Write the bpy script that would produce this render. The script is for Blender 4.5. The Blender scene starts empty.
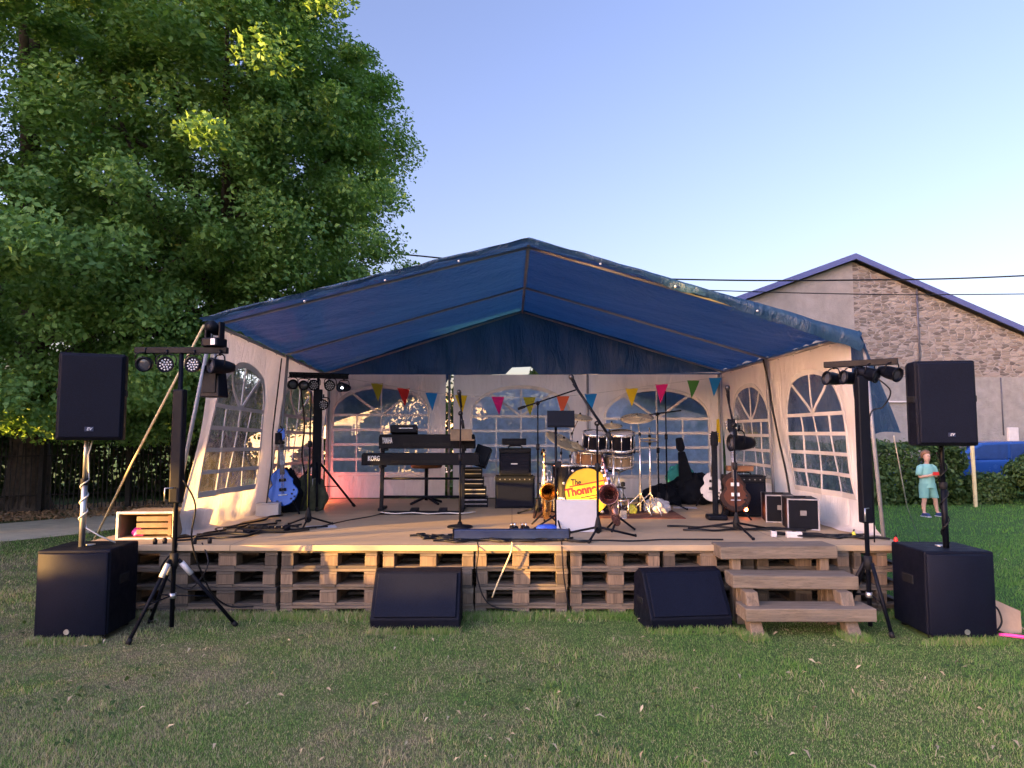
import bpy, bmesh, math, random
import numpy as np
from mathutils import Vector, Matrix, Euler
from mathutils.geometry import delaunay_2d_cdt
R = math.radians
PI = math.pi
random.seed(7)
rng = np.random.default_rng(7)
sc = bpy.context.scene
COL = sc.collection

# ------------------------------------------------------------------ camera, sky, sun, exposure
CAM_H = 1.54
cd = bpy.data.cameras.new('camera'); cam = bpy.data.objects.new('camera', cd); COL.objects.link(cam)
cam.location = (0, 0, CAM_H); cam.rotation_euler = (R(90 + 4.39), 0, 0)
cd.sensor_width = 36; cd.lens = 690 / 1024 * 36; cd.clip_end = 600; cd.clip_start = .05
sc.camera = cam
SUN_DIR = Vector((1.0, .60, -.090)).normalized()          # the way the light travels
ELEV = math.asin(-SUN_DIR.z)
w = bpy.data.worlds.new('World'); sc.world = w; w.use_nodes = True
nt = w.node_tree; bg = nt.nodes['Background']
sky = nt.nodes.new('ShaderNodeTexSky'); sky.sky_type = 'NISHITA'; sky.sun_disc = False
sky.sun_elevation = ELEV
sky.sun_rotation = math.atan2(-SUN_DIR.x, -SUN_DIR.y)
sky.air_density = 1.0; sky.dust_density = 3.0; sky.ozone_density = 1.3
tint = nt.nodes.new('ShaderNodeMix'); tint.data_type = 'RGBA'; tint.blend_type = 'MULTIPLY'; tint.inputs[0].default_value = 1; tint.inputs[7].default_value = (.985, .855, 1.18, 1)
# sky brightness painted by direction: kept up sunward to light the scene, dimmed ahead
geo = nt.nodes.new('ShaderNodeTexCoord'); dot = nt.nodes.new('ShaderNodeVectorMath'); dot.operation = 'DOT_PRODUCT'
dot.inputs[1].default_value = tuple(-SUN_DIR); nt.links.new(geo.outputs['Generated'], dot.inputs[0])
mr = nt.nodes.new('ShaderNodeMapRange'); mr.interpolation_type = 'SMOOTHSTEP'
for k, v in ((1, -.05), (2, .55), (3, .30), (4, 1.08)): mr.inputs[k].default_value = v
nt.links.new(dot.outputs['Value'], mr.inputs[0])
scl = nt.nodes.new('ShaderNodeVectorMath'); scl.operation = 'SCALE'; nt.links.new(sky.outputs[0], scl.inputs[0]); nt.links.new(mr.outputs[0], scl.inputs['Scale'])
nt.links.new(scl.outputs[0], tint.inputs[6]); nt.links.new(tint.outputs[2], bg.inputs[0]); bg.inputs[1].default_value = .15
sd = bpy.data.lights.new('sun', 'SUN'); sun = bpy.data.objects.new('sun', sd); COL.objects.link(sun)
sd.energy = 2.2; sd.angle = R(.5); sd.color = (1, .52, .13)
sun.rotation_euler = SUN_DIR.to_track_quat('-Z', 'Y').to_euler()
sun.location = (-20, -5, 12)
vs = sc.view_settings
vs.view_transform = 'Standard'; vs.look = 'None'; vs.gamma = 1; vs.use_curve_mapping = False
vs.exposure = 3.95
sc.cycles.use_denoising = True
sc.cycles.max_bounces = 8; sc.cycles.transparent_max_bounces = 16

# ------------------------------------------------------------------ materials
def node_mat(name):
    m = bpy.data.materials.new(name); m.use_nodes = True
    return m, m.node_tree, m.node_tree.nodes['Principled BSDF'], m.node_tree.nodes['Material Output']
def N(nt, t, **k):
    n = nt.nodes.new(t)
    for a, b in k.items(): setattr(n, a, b)
    return n
def mixc(nt, fac, a, b, mode='MIX'):
    n = N(nt, 'ShaderNodeMix', data_type='RGBA', blend_type=mode)
    for s, v in ((n.inputs[0], fac), (n.inputs[6], a), (n.inputs[7], b)):
        if hasattr(v, 'is_linked') or isinstance(v, bpy.types.NodeSocket): nt.links.new(v, s)
        elif isinstance(v, (tuple, list)): s.default_value = (*v[:3], 1)
        else: s.default_value = v
    return n.outputs[2]
def ramp(nt, src, stops):
    n = N(nt, 'ShaderNodeValToRGB'); e = n.color_ramp.elements
    while len(e) < len(stops): e.new(.5)
    for x, (p, c) in zip(e, stops):
        x.position = p; x.color = (*c, 1) if isinstance(c, (tuple, list)) else (c, c, c, 1)
    nt.links.new(src, n.inputs[0]); return n.outputs[0]
def noise(nt, scale, detail=4, rough=.6, vec=None, dist=0):
    n = N(nt, 'ShaderNodeTexNoise'); n.inputs['Scale'].default_value = scale
    n.inputs['Detail'].default_value = detail; n.inputs['Roughness'].default_value = rough
    n.inputs['Distortion'].default_value = dist
    if vec is not None: nt.links.new(vec, n.inputs['Vector'])
    return n.outputs['Fac']
def objco(nt, scale=(1, 1, 1), kind='Object'):
    c = N(nt, 'ShaderNodeTexCoord'); mp = N(nt, 'ShaderNodeMapping'); mp.inputs['Scale'].default_value = scale
    nt.links.new(c.outputs[kind], mp.inputs[0]); return mp.outputs[0]
def bump(nt, h, strength, dist, bsdf):
    b = N(nt, 'ShaderNodeBump'); b.inputs['Strength'].default_value = strength; b.inputs['Distance'].default_value = dist
    nt.links.new(h, b.inputs['Height']); nt.links.new(b.outputs[0], bsdf.inputs['Normal']); return b
def mat(name, c, rough=.5, metal=0, var=.25, scale=8, bmp=0, bscale=60, spec=.5, emit=None, es=0, objvar=0):
    m, nt, b, o = node_mat(name)
    v = objco(nt)
    f = noise(nt, scale, 5, .65, v)
    lo = tuple(x * (1 - var) for x in c); hi = tuple(min(1, x * (1 + var)) for x in c)
    col = ramp(nt, f, [(.3, lo), (.7, hi)])
    if objvar:
        oi = N(nt, 'ShaderNodeObjectInfo')
        k = ramp(nt, oi.outputs['Random'], [(0, 1 - objvar), (1, 1 + objvar * .6)])
        col = mixc(nt, 1.0, col, k, 'MULTIPLY')
    nt.links.new(col, b.inputs['Base Color'])
    r = ramp(nt, noise(nt, scale * 2.3, 3, .6, v), [(.3, max(0, rough - .08)), (.7, min(1, rough + .1))])
    nt.links.new(r, b.inputs['Roughness'])
    b.inputs['Metallic'].default_value = metal
    b.inputs['Specular IOR Level'].default_value = spec
    if bmp: bump(nt, noise(nt, bscale, 4, .7, v), bmp, .004, b)
    if emit: b.inputs['Emission Color'].default_value = (*emit, 1); b.inputs['Emission Strength'].default_value = es
    return m
def wood(name, c1, c2, axis=0, objvar=.35, scale=1.0, rough=.75):
    m, nt, b, o = node_mat(name)
    s = [14 * scale] * 3; s[axis] = 1.3 * scale
    v = objco(nt, tuple(s))
    oi = N(nt, 'ShaderNodeObjectInfo')
    ad = N(nt, 'ShaderNodeVectorMath', operation='ADD'); nt.links.new(v, ad.inputs[0])
    sc_ = N(nt, 'ShaderNodeVectorMath', operation='SCALE'); sc_.inputs[0].default_value = (37, 19, 53)
    nt.links.new(oi.outputs['Random'], sc_.inputs['Scale']); nt.links.new(sc_.outputs[0], ad.inputs[1])
    f = noise(nt, 2.2, 6, .65, ad.outputs[0], .6)
    col = ramp(nt, f, [(.28, c1), (.5, tuple((a + d) / 2 for a, d in zip(c1, c2))), (.72, c2)])
    st = noise(nt, .5, 3, .6, ad.outputs[0])
    col = mixc(nt, ramp(nt, st, [(.55, 0.0), (.75, .55)]), col, tuple(x * .35 for x in c1))
    fg = noise(nt, 7, 5, .75, ad.outputs[0], .3)
    col = mixc(nt, ramp(nt, fg, [(.5, .0), (.68, .6)]), col, tuple(x * .4 for x in c1))
    wt = noise(nt, .9, 3, .6, objco(nt, (1.5, 1.5, 1.5)))
    col = mixc(nt, ramp(nt, wt, [(.5, .0), (.7, .45)]), col, tuple((x + .12) * .62 for x in (c1[0], c1[0] * .96, c1[0] * .92)))
    k = ramp(nt, oi.outputs['Random'], [(0, (1 - objvar,) * 3), (.5, (1, .94, .86)), (1, (1 + objvar * .5, 1 + objvar * .3, 1 + objvar * .1))])
    col = mixc(nt, 1.0, col, k, 'MULTIPLY')
    nt.links.new(col, b.inputs['Base Color']); b.inputs['Roughness'].default_value = rough
    bump(nt, f, .5, .006, b)
    return m
M = {}
M['black'] = mat('black_paint', (.003, .0042, .009), .45, var=.3, scale=6, spec=.12)
M['cab'] = mat('cabinet_texture', (.0028, .0042, .011), .6, var=.3, scale=5, bmp=.35, bscale=260, spec=.12)
M['rubber'] = mat('rubber', (.006, .007, .010), .7, scale=12, spec=.25)
M['tentpole'] = mat('pale_grey_tube', (.20, .21, .235), .4, .0, var=.12, scale=9)
M['chrome'] = mat('chrome', (.66, .64, .63), .2, .75, var=.12, scale=20)
M['steel'] = mat('galvanised_steel', (.42, .43, .45), .38, .9, var=.15, scale=14)
M['whiteplastic'] = mat('white_plastic', (.46, .46, .48), .4, var=.08)
M['paper'] = mat('white_paper', (.40, .41, .45), .8, var=.06)
M['brass'] = mat('lacquered_brass', (.62, .38, .15), .22, 1, var=.25, scale=18)
M['cymbal'] = mat('cymbal_bronze', (.58, .47, .27), .3, .6, var=.25, scale=3)
M['ledbar'] = mat('blue_black_bar', (.006, .016, .06), .4, var=.2)
M['brownwood'] = mat('brown_wood', (.19, .09, .04), .5, var=.35, scale=10)
M['tanwood'] = mat('tan_wood', (.22, .155, .09), .6, var=.25, scale=8)
M['cable'] = mat('cable_rubber', (.005, .006, .009), .5, spec=.25)
M['whitecable'] = mat('white_cable', (.5, .5, .48), .5)
M['pinkcable'] = mat('pink_cable', (.75, .05, .28), .5)
M['rope'] = mat('guy_rope', (.52, .43, .25), .8, var=.2, scale=50)
M['led'] = mat('led_lens', (.55, .56, .6), .15, var=.1)
M['micmesh'] = mat('dark_mic_mesh', (.03, .03, .035), .35, .6)
M['lensglass'] = mat('lamp_lens_glass', (.05, .055, .07), .08, var=.1)
M['label_white'] = mat('white_print', (.6, .62, .66), .5, var=.05)
M['orangelamp'] = mat('orange_lamp', (.8, .2, .05), .4, emit=(1, .28, .04), es=9)
M['redlamp'] = mat('red_lamp', (.8, .1, .05), .4, emit=(1, .16, .04), es=5)
M['whitelamp'] = mat('white_lamp', (.8, .8, .8), .4, emit=(.9, .95, 1), es=8)
M['greenlamp'] = mat('green_cloth_strip', (.05, .5, .18), .7)
M['rackwood'] = mat('dark_rack_front', (.17, .115, .06), .5, var=.3)
M['knob'] = mat('grey_knob', (.16, .16, .17), .5)
M['trimgrey'] = mat('pale_trim', (.26, .26, .29), .6)
M['cardboard'] = mat('cardboard', (.40, .27, .17), .85, var=.15, scale=9)
M['blueguitar'] = mat('blue_metallic_lacquer', (.005, .075, .42), .18, .1, var=.2, scale=4)
M['whiteguitar'] = mat('white_lacquer', (.55, .55, .56), .25, var=.08)
M['fret'] = mat('fretboard', (.05, .03, .025), .5, var=.3, scale=20)
M['bluecloth'] = mat('blue_cloth', (.02, .08, .5), .7)
M['bag'] = mat('black_bag_fabric', (.004, .006, .011), .8, var=.4, scale=8, bmp=.5, bscale=50, spec=.15)
M['silverbag'] = mat('silver_plastic', (.45, .45, .48), .35, .2, var=.3, scale=20)
M['teal'] = mat('teal_cloth', (.03, .30, .28), .8, scale=5)
M['pinkcloth'] = mat('pink_cloth', (.55, .12, .22), .8)
M['lightcloth'] = mat('light_cloth', (.55, .5, .52), .8)
M['yellowthing'] = mat('yellow_plastic', (.6, .55, .05), .5)
M['drumyellow'] = mat('yellow_drum_head', (.78, .50, .02), .45, var=.12, scale=4)
M['redink'] = mat('red_ink', (.62, .02, .015), .5, var=.05)
M['blackink'] = mat('black_ink', (.015, .012, .01), .5, var=.05)
M['purple'] = mat('dark_chrome', (.25, .22, .3), .25, .8, var=.4, scale=40)
M['concrete_path'] = mat('sandy_path', (.58, .51, .40), .9, var=.2, scale=3, bmp=.6, bscale=40)
M['bark'] = mat('bark', (.085, .065, .048), .9, var=.5, scale=9, bmp=1, bscale=18)
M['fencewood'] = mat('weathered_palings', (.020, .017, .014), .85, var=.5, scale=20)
M['yellowpost'] = mat('pale_yellow_post', (.50, .44, .24), .7, var=.12, scale=6)
M['skin'] = mat('skin', (.52, .31, .22), .55, var=.08, scale=12)
M['hair'] = mat('brown_hair', (.16, .075, .035), .6, var=.4, scale=40)
M['mint'] = mat('mint_cotton', (.20, .42, .36), .85, var=.1, scale=8, bmp=.3, bscale=40)
M['mintshorts'] = mat('mint_shorts', (.16, .36, .31), .85, var=.1, scale=8)
M['shoe'] = mat('navy_shoe', (.02, .04, .12), .6)
M['housewhite'] = mat('white_house_render', (.62, .60, .57), .85, var=.1, scale=2)
M['rooftile'] = mat('slate_roof', (.10, .10, .12), .6, var=.3, scale=5)
M['fascia'] = mat('blue_fascia', (.06, .08, .22), .5, var=.1, scale=2)
M['pipe'] = mat('dark_pipe', (.06, .065, .09), .5)
M['carglass'] = mat('blue_tinted_car_glass', (.02, .05, .16), .1, var=.2)
M['glassdark'] = mat('dark_glass', (.02, .03, .045), .06, var=.1)
M['carblue'] = mat('blue_car_paint', (.014, .06, .24), .2, var=.06, scale=2)
M['tyre'] = mat('tyre', (.015, .015, .016), .8)

def wedge_mat():
    m, nt, b, o = node_mat('grille_mesh')
    v = objco(nt, (1, 1, 1))
    vo = N(nt, 'ShaderNodeTexVoronoi'); vo.inputs['Scale'].default_value = 170; nt.links.new(v, vo.inputs['Vector'])
    col = ramp(nt, vo.outputs['Distance'], [(.25, (.001, .0014, .004)), (.5, (.0042, .0062, .016))])
    big = noise(nt, 3, 4, .6, v)
    col = mixc(nt, ramp(nt, big, [(.4, .0), (.7, .3)]), col, (.007, .010, .022))
    b.inputs['Specular IOR Level'].default_value = .1
    nt.links.new(col, b.inputs['Base Color']); b.inputs['Roughness'].default_value = .55
    bump(nt, vo.outputs['Distance'], .4, .002, b)
    return m
M['grille'] = wedge_mat()

def fabric(name, c, t, tf, rough=.75, bstr=.35, bscale=3.5, spec=.2):
    m, nt, b, o = node_mat(name)
    v = objco(nt)
    n1 = noise(nt, bscale, 5, .6, v, 1.2)
    col = ramp(nt, n1, [(.25, tuple(x * .88 for x in c)), (.75, c)])
    nt.links.new(col, b.inputs['Base Color']); b.inputs['Roughness'].default_value = rough
    b.inputs['Specular IOR Level'].default_value = spec
    vx = objco(nt, (3, 3, .7))
    n2 = noise(nt, 2.2, 5, .62, vx, 1.5)
    bp = bump(nt, n2, bstr, .05, b)
    tr = N(nt, 'ShaderNodeBsdfTranslucent'); tr.inputs[0].default_value = (*t, 1); nt.links.new(bp.outputs[0], tr.inputs['Normal'])
    mx = N(nt, 'ShaderNodeMixShader'); mx.inputs[0].default_value = tf
    nt.links.new(b.outputs[0], mx.inputs[1]); nt.links.new(tr.outputs[0], mx.inputs[2]); nt.links.new(mx.outputs[0], o.inputs[0])
    return m
M['canvas'] = fabric('white_tent_canvas', (.78, .76, .77), (.80, .75, .71), .38, bstr=.6)
M['tarp'] = fabric('blue_tarpaulin', (.021, .066, .142), (.017, .095, .245), .32, rough=.42, bstr=.9, bscale=6, spec=.5)

def pvc(name, h0, h1):
    m, nt, b, o = node_mat(name)
    tr = N(nt, 'ShaderNodeBsdfTransparent'); tr.inputs[0].default_value = (.80, .84, .88, 1)
    gl = N(nt, 'ShaderNodeBsdfGlossy'); gl.inputs['Roughness'].default_value = .12
    v = objco(nt); n = noise(nt, 5, 3, .6, v, 1)
    bp = N(nt, 'ShaderNodeBump'); bp.inputs['Strength'].default_value = .35; bp.inputs['Distance'].default_value = .03
    nt.links.new(n, bp.inputs['Height']); nt.links.new(bp.outputs[0], gl.inputs['Normal'])
    fr = N(nt, 'ShaderNodeFresnel'); fr.inputs[0].default_value = 1.5; nt.links.new(bp.outputs[0], fr.inputs['Normal'])
    m1 = N(nt, 'ShaderNodeMixShader'); fk = N(nt, 'ShaderNodeMath', operation='MULTIPLY'); nt.links.new(fr.outputs[0], fk.inputs[0]); fk.inputs[1].default_value = .25 if h0 > .3 else .45; nt.links.new(fk.outputs[0], m1.inputs[0]); nt.links.new(tr.outputs[0], m1.inputs[1]); nt.links.new(gl.outputs[0], m1.inputs[2])
    tl = N(nt, 'ShaderNodeBsdfTranslucent'); tl.inputs[0].default_value = (.74, .78, .94, 1)
    m2 = N(nt, 'ShaderNodeMixShader')
    nt.links.new(ramp(nt, noise(nt, 9, 4, .7, v), [(.35, h0), (.8, h1)]), m2.inputs[0])
    nt.links.new(m1.outputs[0], m2.inputs[1]); nt.links.new(tl.outputs[0], m2.inputs[2]); nt.links.new(m2.outputs[0], o.inputs[0])
    return m
M['pvc'] = pvc('clear_window_vinyl', .10, .26); M['pvcclear'] = pvc('dark_window_vinyl', .008, .05); M['pvchazy'] = pvc('hazy_window_vinyl', .55, .9)
M['pallet'] = wood('pallet_wood', (.065, .055, .045), (.175, .15, .12), 0, .55)
M['block'] = wood('pallet_block_wood', (.075, .058, .043), (.21, .16, .115), 2, .65, .8)
M['stepwood'] = wood('weathered_plank', (.09, .075, .058), (.22, .185, .145), 0, .15)
M['stepwoodz'] = wood('weathered_upright', (.09, .07, .05), (.22, .175, .13), 2, .2)

def deck_mat():
    m, nt, b, o = node_mat('plywood_deck')
    v = objco(nt)
    br = N(nt, 'ShaderNodeTexBrick'); br.inputs['Scale'].default_value = 1; br.offset = 0
    br.inputs['Brick Width'].default_value = 2.44; br.inputs['Row Height'].default_value = 1.22
    br.inputs['Mortar Size'].default_value = .004; br.inputs['Mortar'].default_value = (.06, .045, .03, 1)
    br.inputs['Color1'].default_value = (.36, .272, .165, 1); br.inputs['Color2'].default_value = (.41, .31, .19, 1)
    nt.links.new(v, br.inputs['Vector'])
    n1 = noise(nt, 1.4, 6, .65, objco(nt, (1, 5, 1)), .5)
    col = mixc(nt, ramp(nt, n1, [(.3, .0), (.75, .55)]), br.outputs[0], (.24, .185, .125))
    n2 = noise(nt, 26, 4, .7, v)
    col = mixc(nt, ramp(nt, n2, [(.62, .0), (.8, .3)]), col, (.1, .08, .06))
    nt.links.new(col, b.inputs['Base Color']); b.inputs['Roughness'].default_value = .7
    bump(nt, n1, .3, .004, b)
    return m
M['deck'] = deck_mat()

def stone_mat():
    m, nt, b, o = node_mat('rubble_stone_masonry')
    v = objco(nt, (4.4, 1, 11.5))
    d = N(nt, 'ShaderNodeTexNoise'); d.inputs['Scale'].default_value = 1.3; nt.links.new(v, d.inputs['Vector'])
    mx = N(nt, 'ShaderNodeMix', data_type='VECTOR'); mx.inputs[0].default_value = .12
    nt.links.new(v, mx.inputs[4]); nt.links.new(d.outputs['Color'], mx.inputs[5])
    vo = N(nt, 'ShaderNodeTexVoronoi'); vo.feature = 'DISTANCE_TO_EDGE'; vo.inputs['Scale'].default_value = 1; vo.inputs['Randomness'].default_value = .8
    vc = N(nt, 'ShaderNodeTexVoronoi'); vc.inputs['Scale'].default_value = 1; vc.inputs['Randomness'].default_value = .8
    nt.links.new(mx.outputs[1], vo.inputs['Vector']); nt.links.new(mx.outputs[1], vc.inputs['Vector'])
    sp = N(nt, 'ShaderNodeSeparateColor'); nt.links.new(vc.outputs['Color'], sp.inputs[0])
    col = ramp(nt, sp.outputs[0], [(0, (.07, .062, .06)), (.3, (.125, .11, .095)), (.6, (.205, .175, .15)), (.85, (.27, .245, .22)), (1, (.14, .105, .09))])
    mort = ramp(nt, vo.outputs['Distance'], [(.03, 1.0), (.10, .0)])
    col = mixc(nt, mort, col, (.24, .225, .215))
    st = noise(nt, .5, 5, .6, objco(nt))
    col = mixc(nt, ramp(nt, st, [(.45, .0), (.8, .25)]), col, (.25, .22, .2))
    nt.links.new(col, b.inputs['Base Color']); b.inputs['Roughness'].default_value = .9
    bump(nt, ramp(nt, vo.outputs['Distance'], [(0, .0), (.15, 1.0)]), .7, .03, b)
    return m
M['stone'] = stone_mat()
def render_mat(name, c, sc_=1.5, strokes=False):
    m, nt, b, o = node_mat(name)
    v = objco(nt)
    n1 = noise(nt, sc_, 6, .65, v, .4)
    col = ramp(nt, n1, [(.3, tuple(x * .78 for x in c)), (.7, tuple(x * 1.12 for x in c))])
    n2 = noise(nt, 1.2, 5, .7, objco(nt, (2.5, 1, .35)))
    col = mixc(nt, ramp(nt, n2, [(.5, .0), (.8, .35)]), col, tuple(x * .6 for x in c))
    nt.links.new(col, b.inputs['Base Color']); b.inputs['Roughness'].default_value = .92
    bump(nt, noise(nt, 5 if strokes else 14, 5, .7, objco(nt, (1, 1, 2.2)), .8), .8, .05 if strokes else .02, b)
    return m
M['rendersmooth'] = render_mat('smooth_grey_render', (.25, .24, .23))
M['renderrough'] = render_mat('rough_grey_render', (.235, .235, .23), 3, True)

def leaf_mat(name, c1, c2, c3, yellow=.985, tf=.35):
    m, nt, b, o = node_mat(name)
    g = N(nt, 'ShaderNodeNewGeometry')
    col = ramp(nt, g.outputs['Random Per Island'], [(0, c1), (.5, c2), (1, c3)])
    p = noise(nt, .7, 3, .6, g.outputs['Position'])
    col = mixc(nt, ramp(nt, p, [(.35, .0), (.7, .5)]), col, tuple(x * 1.35 for x in c3))
    y = noise(nt, 1.6, 2, .5, g.outputs['Position'])
    if yellow < 1:
        col = mixc(nt, ramp(nt, y, [(yellow - .03, .0), (yellow, .55)]), col, (.34, .25, .02))
    nt.links.new(col, b.inputs['Base Color']); b.inputs['Roughness'].default_value = .55; b.inputs['Specular IOR Level'].default_value = .3
    tr = N(nt, 'ShaderNodeBsdfTranslucent')
    nt.links.new(mixc(nt, 1.0, col, (1.5, 1.5, .6), 'MULTIPLY'), tr.inputs[0])
    mx = N(nt, 'ShaderNodeMixShader'); mx.inputs[0].default_value = tf
    nt.links.new(b.outputs[0], mx.inputs[1]); nt.links.new(tr.outputs[0], mx.inputs[2]); nt.links.new(mx.outputs[0], o.inputs[0])
    return m
M['leaf'] = leaf_mat('lime_leaves', (.075, .175, .055), (.115, .235, .065), (.18, .31, .085), .74)
M['hedgeleaf'] = leaf_mat('hedge_leaves', (.02, .045, .014), (.035, .075, .02), (.06, .11, .03), 1, .25)
M['darkleaf'] = leaf_mat('dark_leaves', (.018, .035, .012), (.028, .055, .016), (.04, .075, .02), 1, .2)
M['litter'] = leaf_mat('dead_leaf_litter', (.24, .125, .065), (.36, .20, .105), (.48, .32, .18), 1, .1)
M['fallen'] = leaf_mat('fallen_leaf', (.22, .17, .10), (.33, .27, .165), (.45, .39, .26), 1, .1)

def grass_cols(nt, vec):
    """dry and green patches from world position; the lawn is drier to the left and close to the camera"""
    n1 = noise(nt, .55, 5, .62, vec, .5); n2 = noise(nt, 2.8, 5, .7, vec, .3)
    sp = N(nt, 'ShaderNodeSeparateXYZ'); nt.links.new(vec, sp.inputs[0])
    a = N(nt, 'ShaderNodeMath', operation='MULTIPLY_ADD'); nt.links.new(sp.outputs[0], a.inputs[0]); a.inputs[1].default_value = -.045; nt.links.new(n1, a.inputs[2])
    b_ = N(nt, 'ShaderNodeMath', operation='MULTIPLY_ADD'); nt.links.new(n2, b_.inputs[0]); b_.inputs[1].default_value = .75; nt.links.new(a.outputs[0], b_.inputs[2])
    c_ = N(nt, 'ShaderNodeMath', operation='MULTIPLY_ADD'); nt.links.new(sp.outputs[1], c_.inputs[0]); c_.inputs[1].default_value = -.04; nt.links.new(b_.outputs[0], c_.inputs[2])
    return c_.outputs[0]
def ground_mat():
    m, nt, b, o = node_mat('lawn_soil')
    g = N(nt, 'ShaderNodeNewGeometry')
    f = grass_cols(nt, g.outputs['Position'])
    col = ramp(nt, f, [(.4, (.075, .17, .04)), (.70, (.12, .18, .058)), (.94, (.22, .20, .115))])
    n3 = noise(nt, 30, 5, .75, g.outputs['Position'])
    col = mixc(nt, ramp(nt, n3, [(.35, .7), (.65, .0)]), col, (.03, .032, .015))
    nt.links.new(col, b.inputs['Base Color']); b.inputs['Roughness'].default_value = .95; b.inputs['Specular IOR Level'].default_value = .1
    bump(nt, n3, .8, .03, b)
    return m
M['ground'] = ground_mat()
def blade_mat():
    m, nt, b, o = node_mat('grass_blades')
    g = N(nt, 'ShaderNodeNewGeometry')
    f = grass_cols(nt, g.outputs['Position'])
    r = N(nt, 'ShaderNodeMath', operation='MULTIPLY_ADD'); nt.links.new(g.outputs['Random Per Island'], r.inputs[0]); r.inputs[1].default_value = .7; nt.links.new(f, r.inputs[2])
    r2 = N(nt, 'ShaderNodeMath', operation='SUBTRACT'); nt.links.new(r.outputs[0], r2.inputs[0]); r2.inputs[1].default_value = .3
    col = ramp(nt, r2.outputs[0], [(.3, (.12, .275, .05)), (.68, (.19, .325, .08)), (.87, (.30, .325, .15)), (1, (.42, .38, .235))])
    nt.links.new(col, b.inputs['Base Color']); b.inputs['Roughness'].default_value = .6; b.inputs['Specular IOR Level'].default_value = .25
    tr = N(nt, 'ShaderNodeBsdfTranslucent'); nt.links.new(col, tr.inputs[0])
    mx = N(nt, 'ShaderNodeMixShader'); mx.inputs[0].default_value = .4
    nt.links.new(b.outputs[0], mx.inputs[1]); nt.links.new(tr.outputs[0], mx.inputs[2]); nt.links.new(mx.outputs[0], o.inputs[0])
    return m
M['blade'] = blade_mat()

# ------------------------------------------------------------------ building helpers
def thing(name, label, cat, loc=(0, 0, 0), rz=0, group=None, rx=0, ry=0):
    o = bpy.data.objects.new(name, None); COL.objects.link(o); o.empty_display_size = .1
    o.location = loc; o.rotation_euler = (rx, ry, rz); o['label'] = label; o['category'] = cat
    if group: o['group'] = group
    return o
def tag(o, label=None, cat=None, group=None, kind=None):
    if label: o['label'] = label
    if cat: o['category'] = cat
    if group: o['group'] = group
    if kind: o['kind'] = kind
    return o
def children(o): return [c for c in COL.objects if c.parent == o]
def copy_tree(o, parent=None):
    c = o.copy(); COL.objects.link(c); c.parent = parent
    for ch in children(o): copy_tree(ch, c)
    return c
def root_matrix(o):
    while o.parent: o = o.parent
    return Matrix.Translation(o.location) @ o.rotation_euler.to_matrix().to_4x4()

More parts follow.
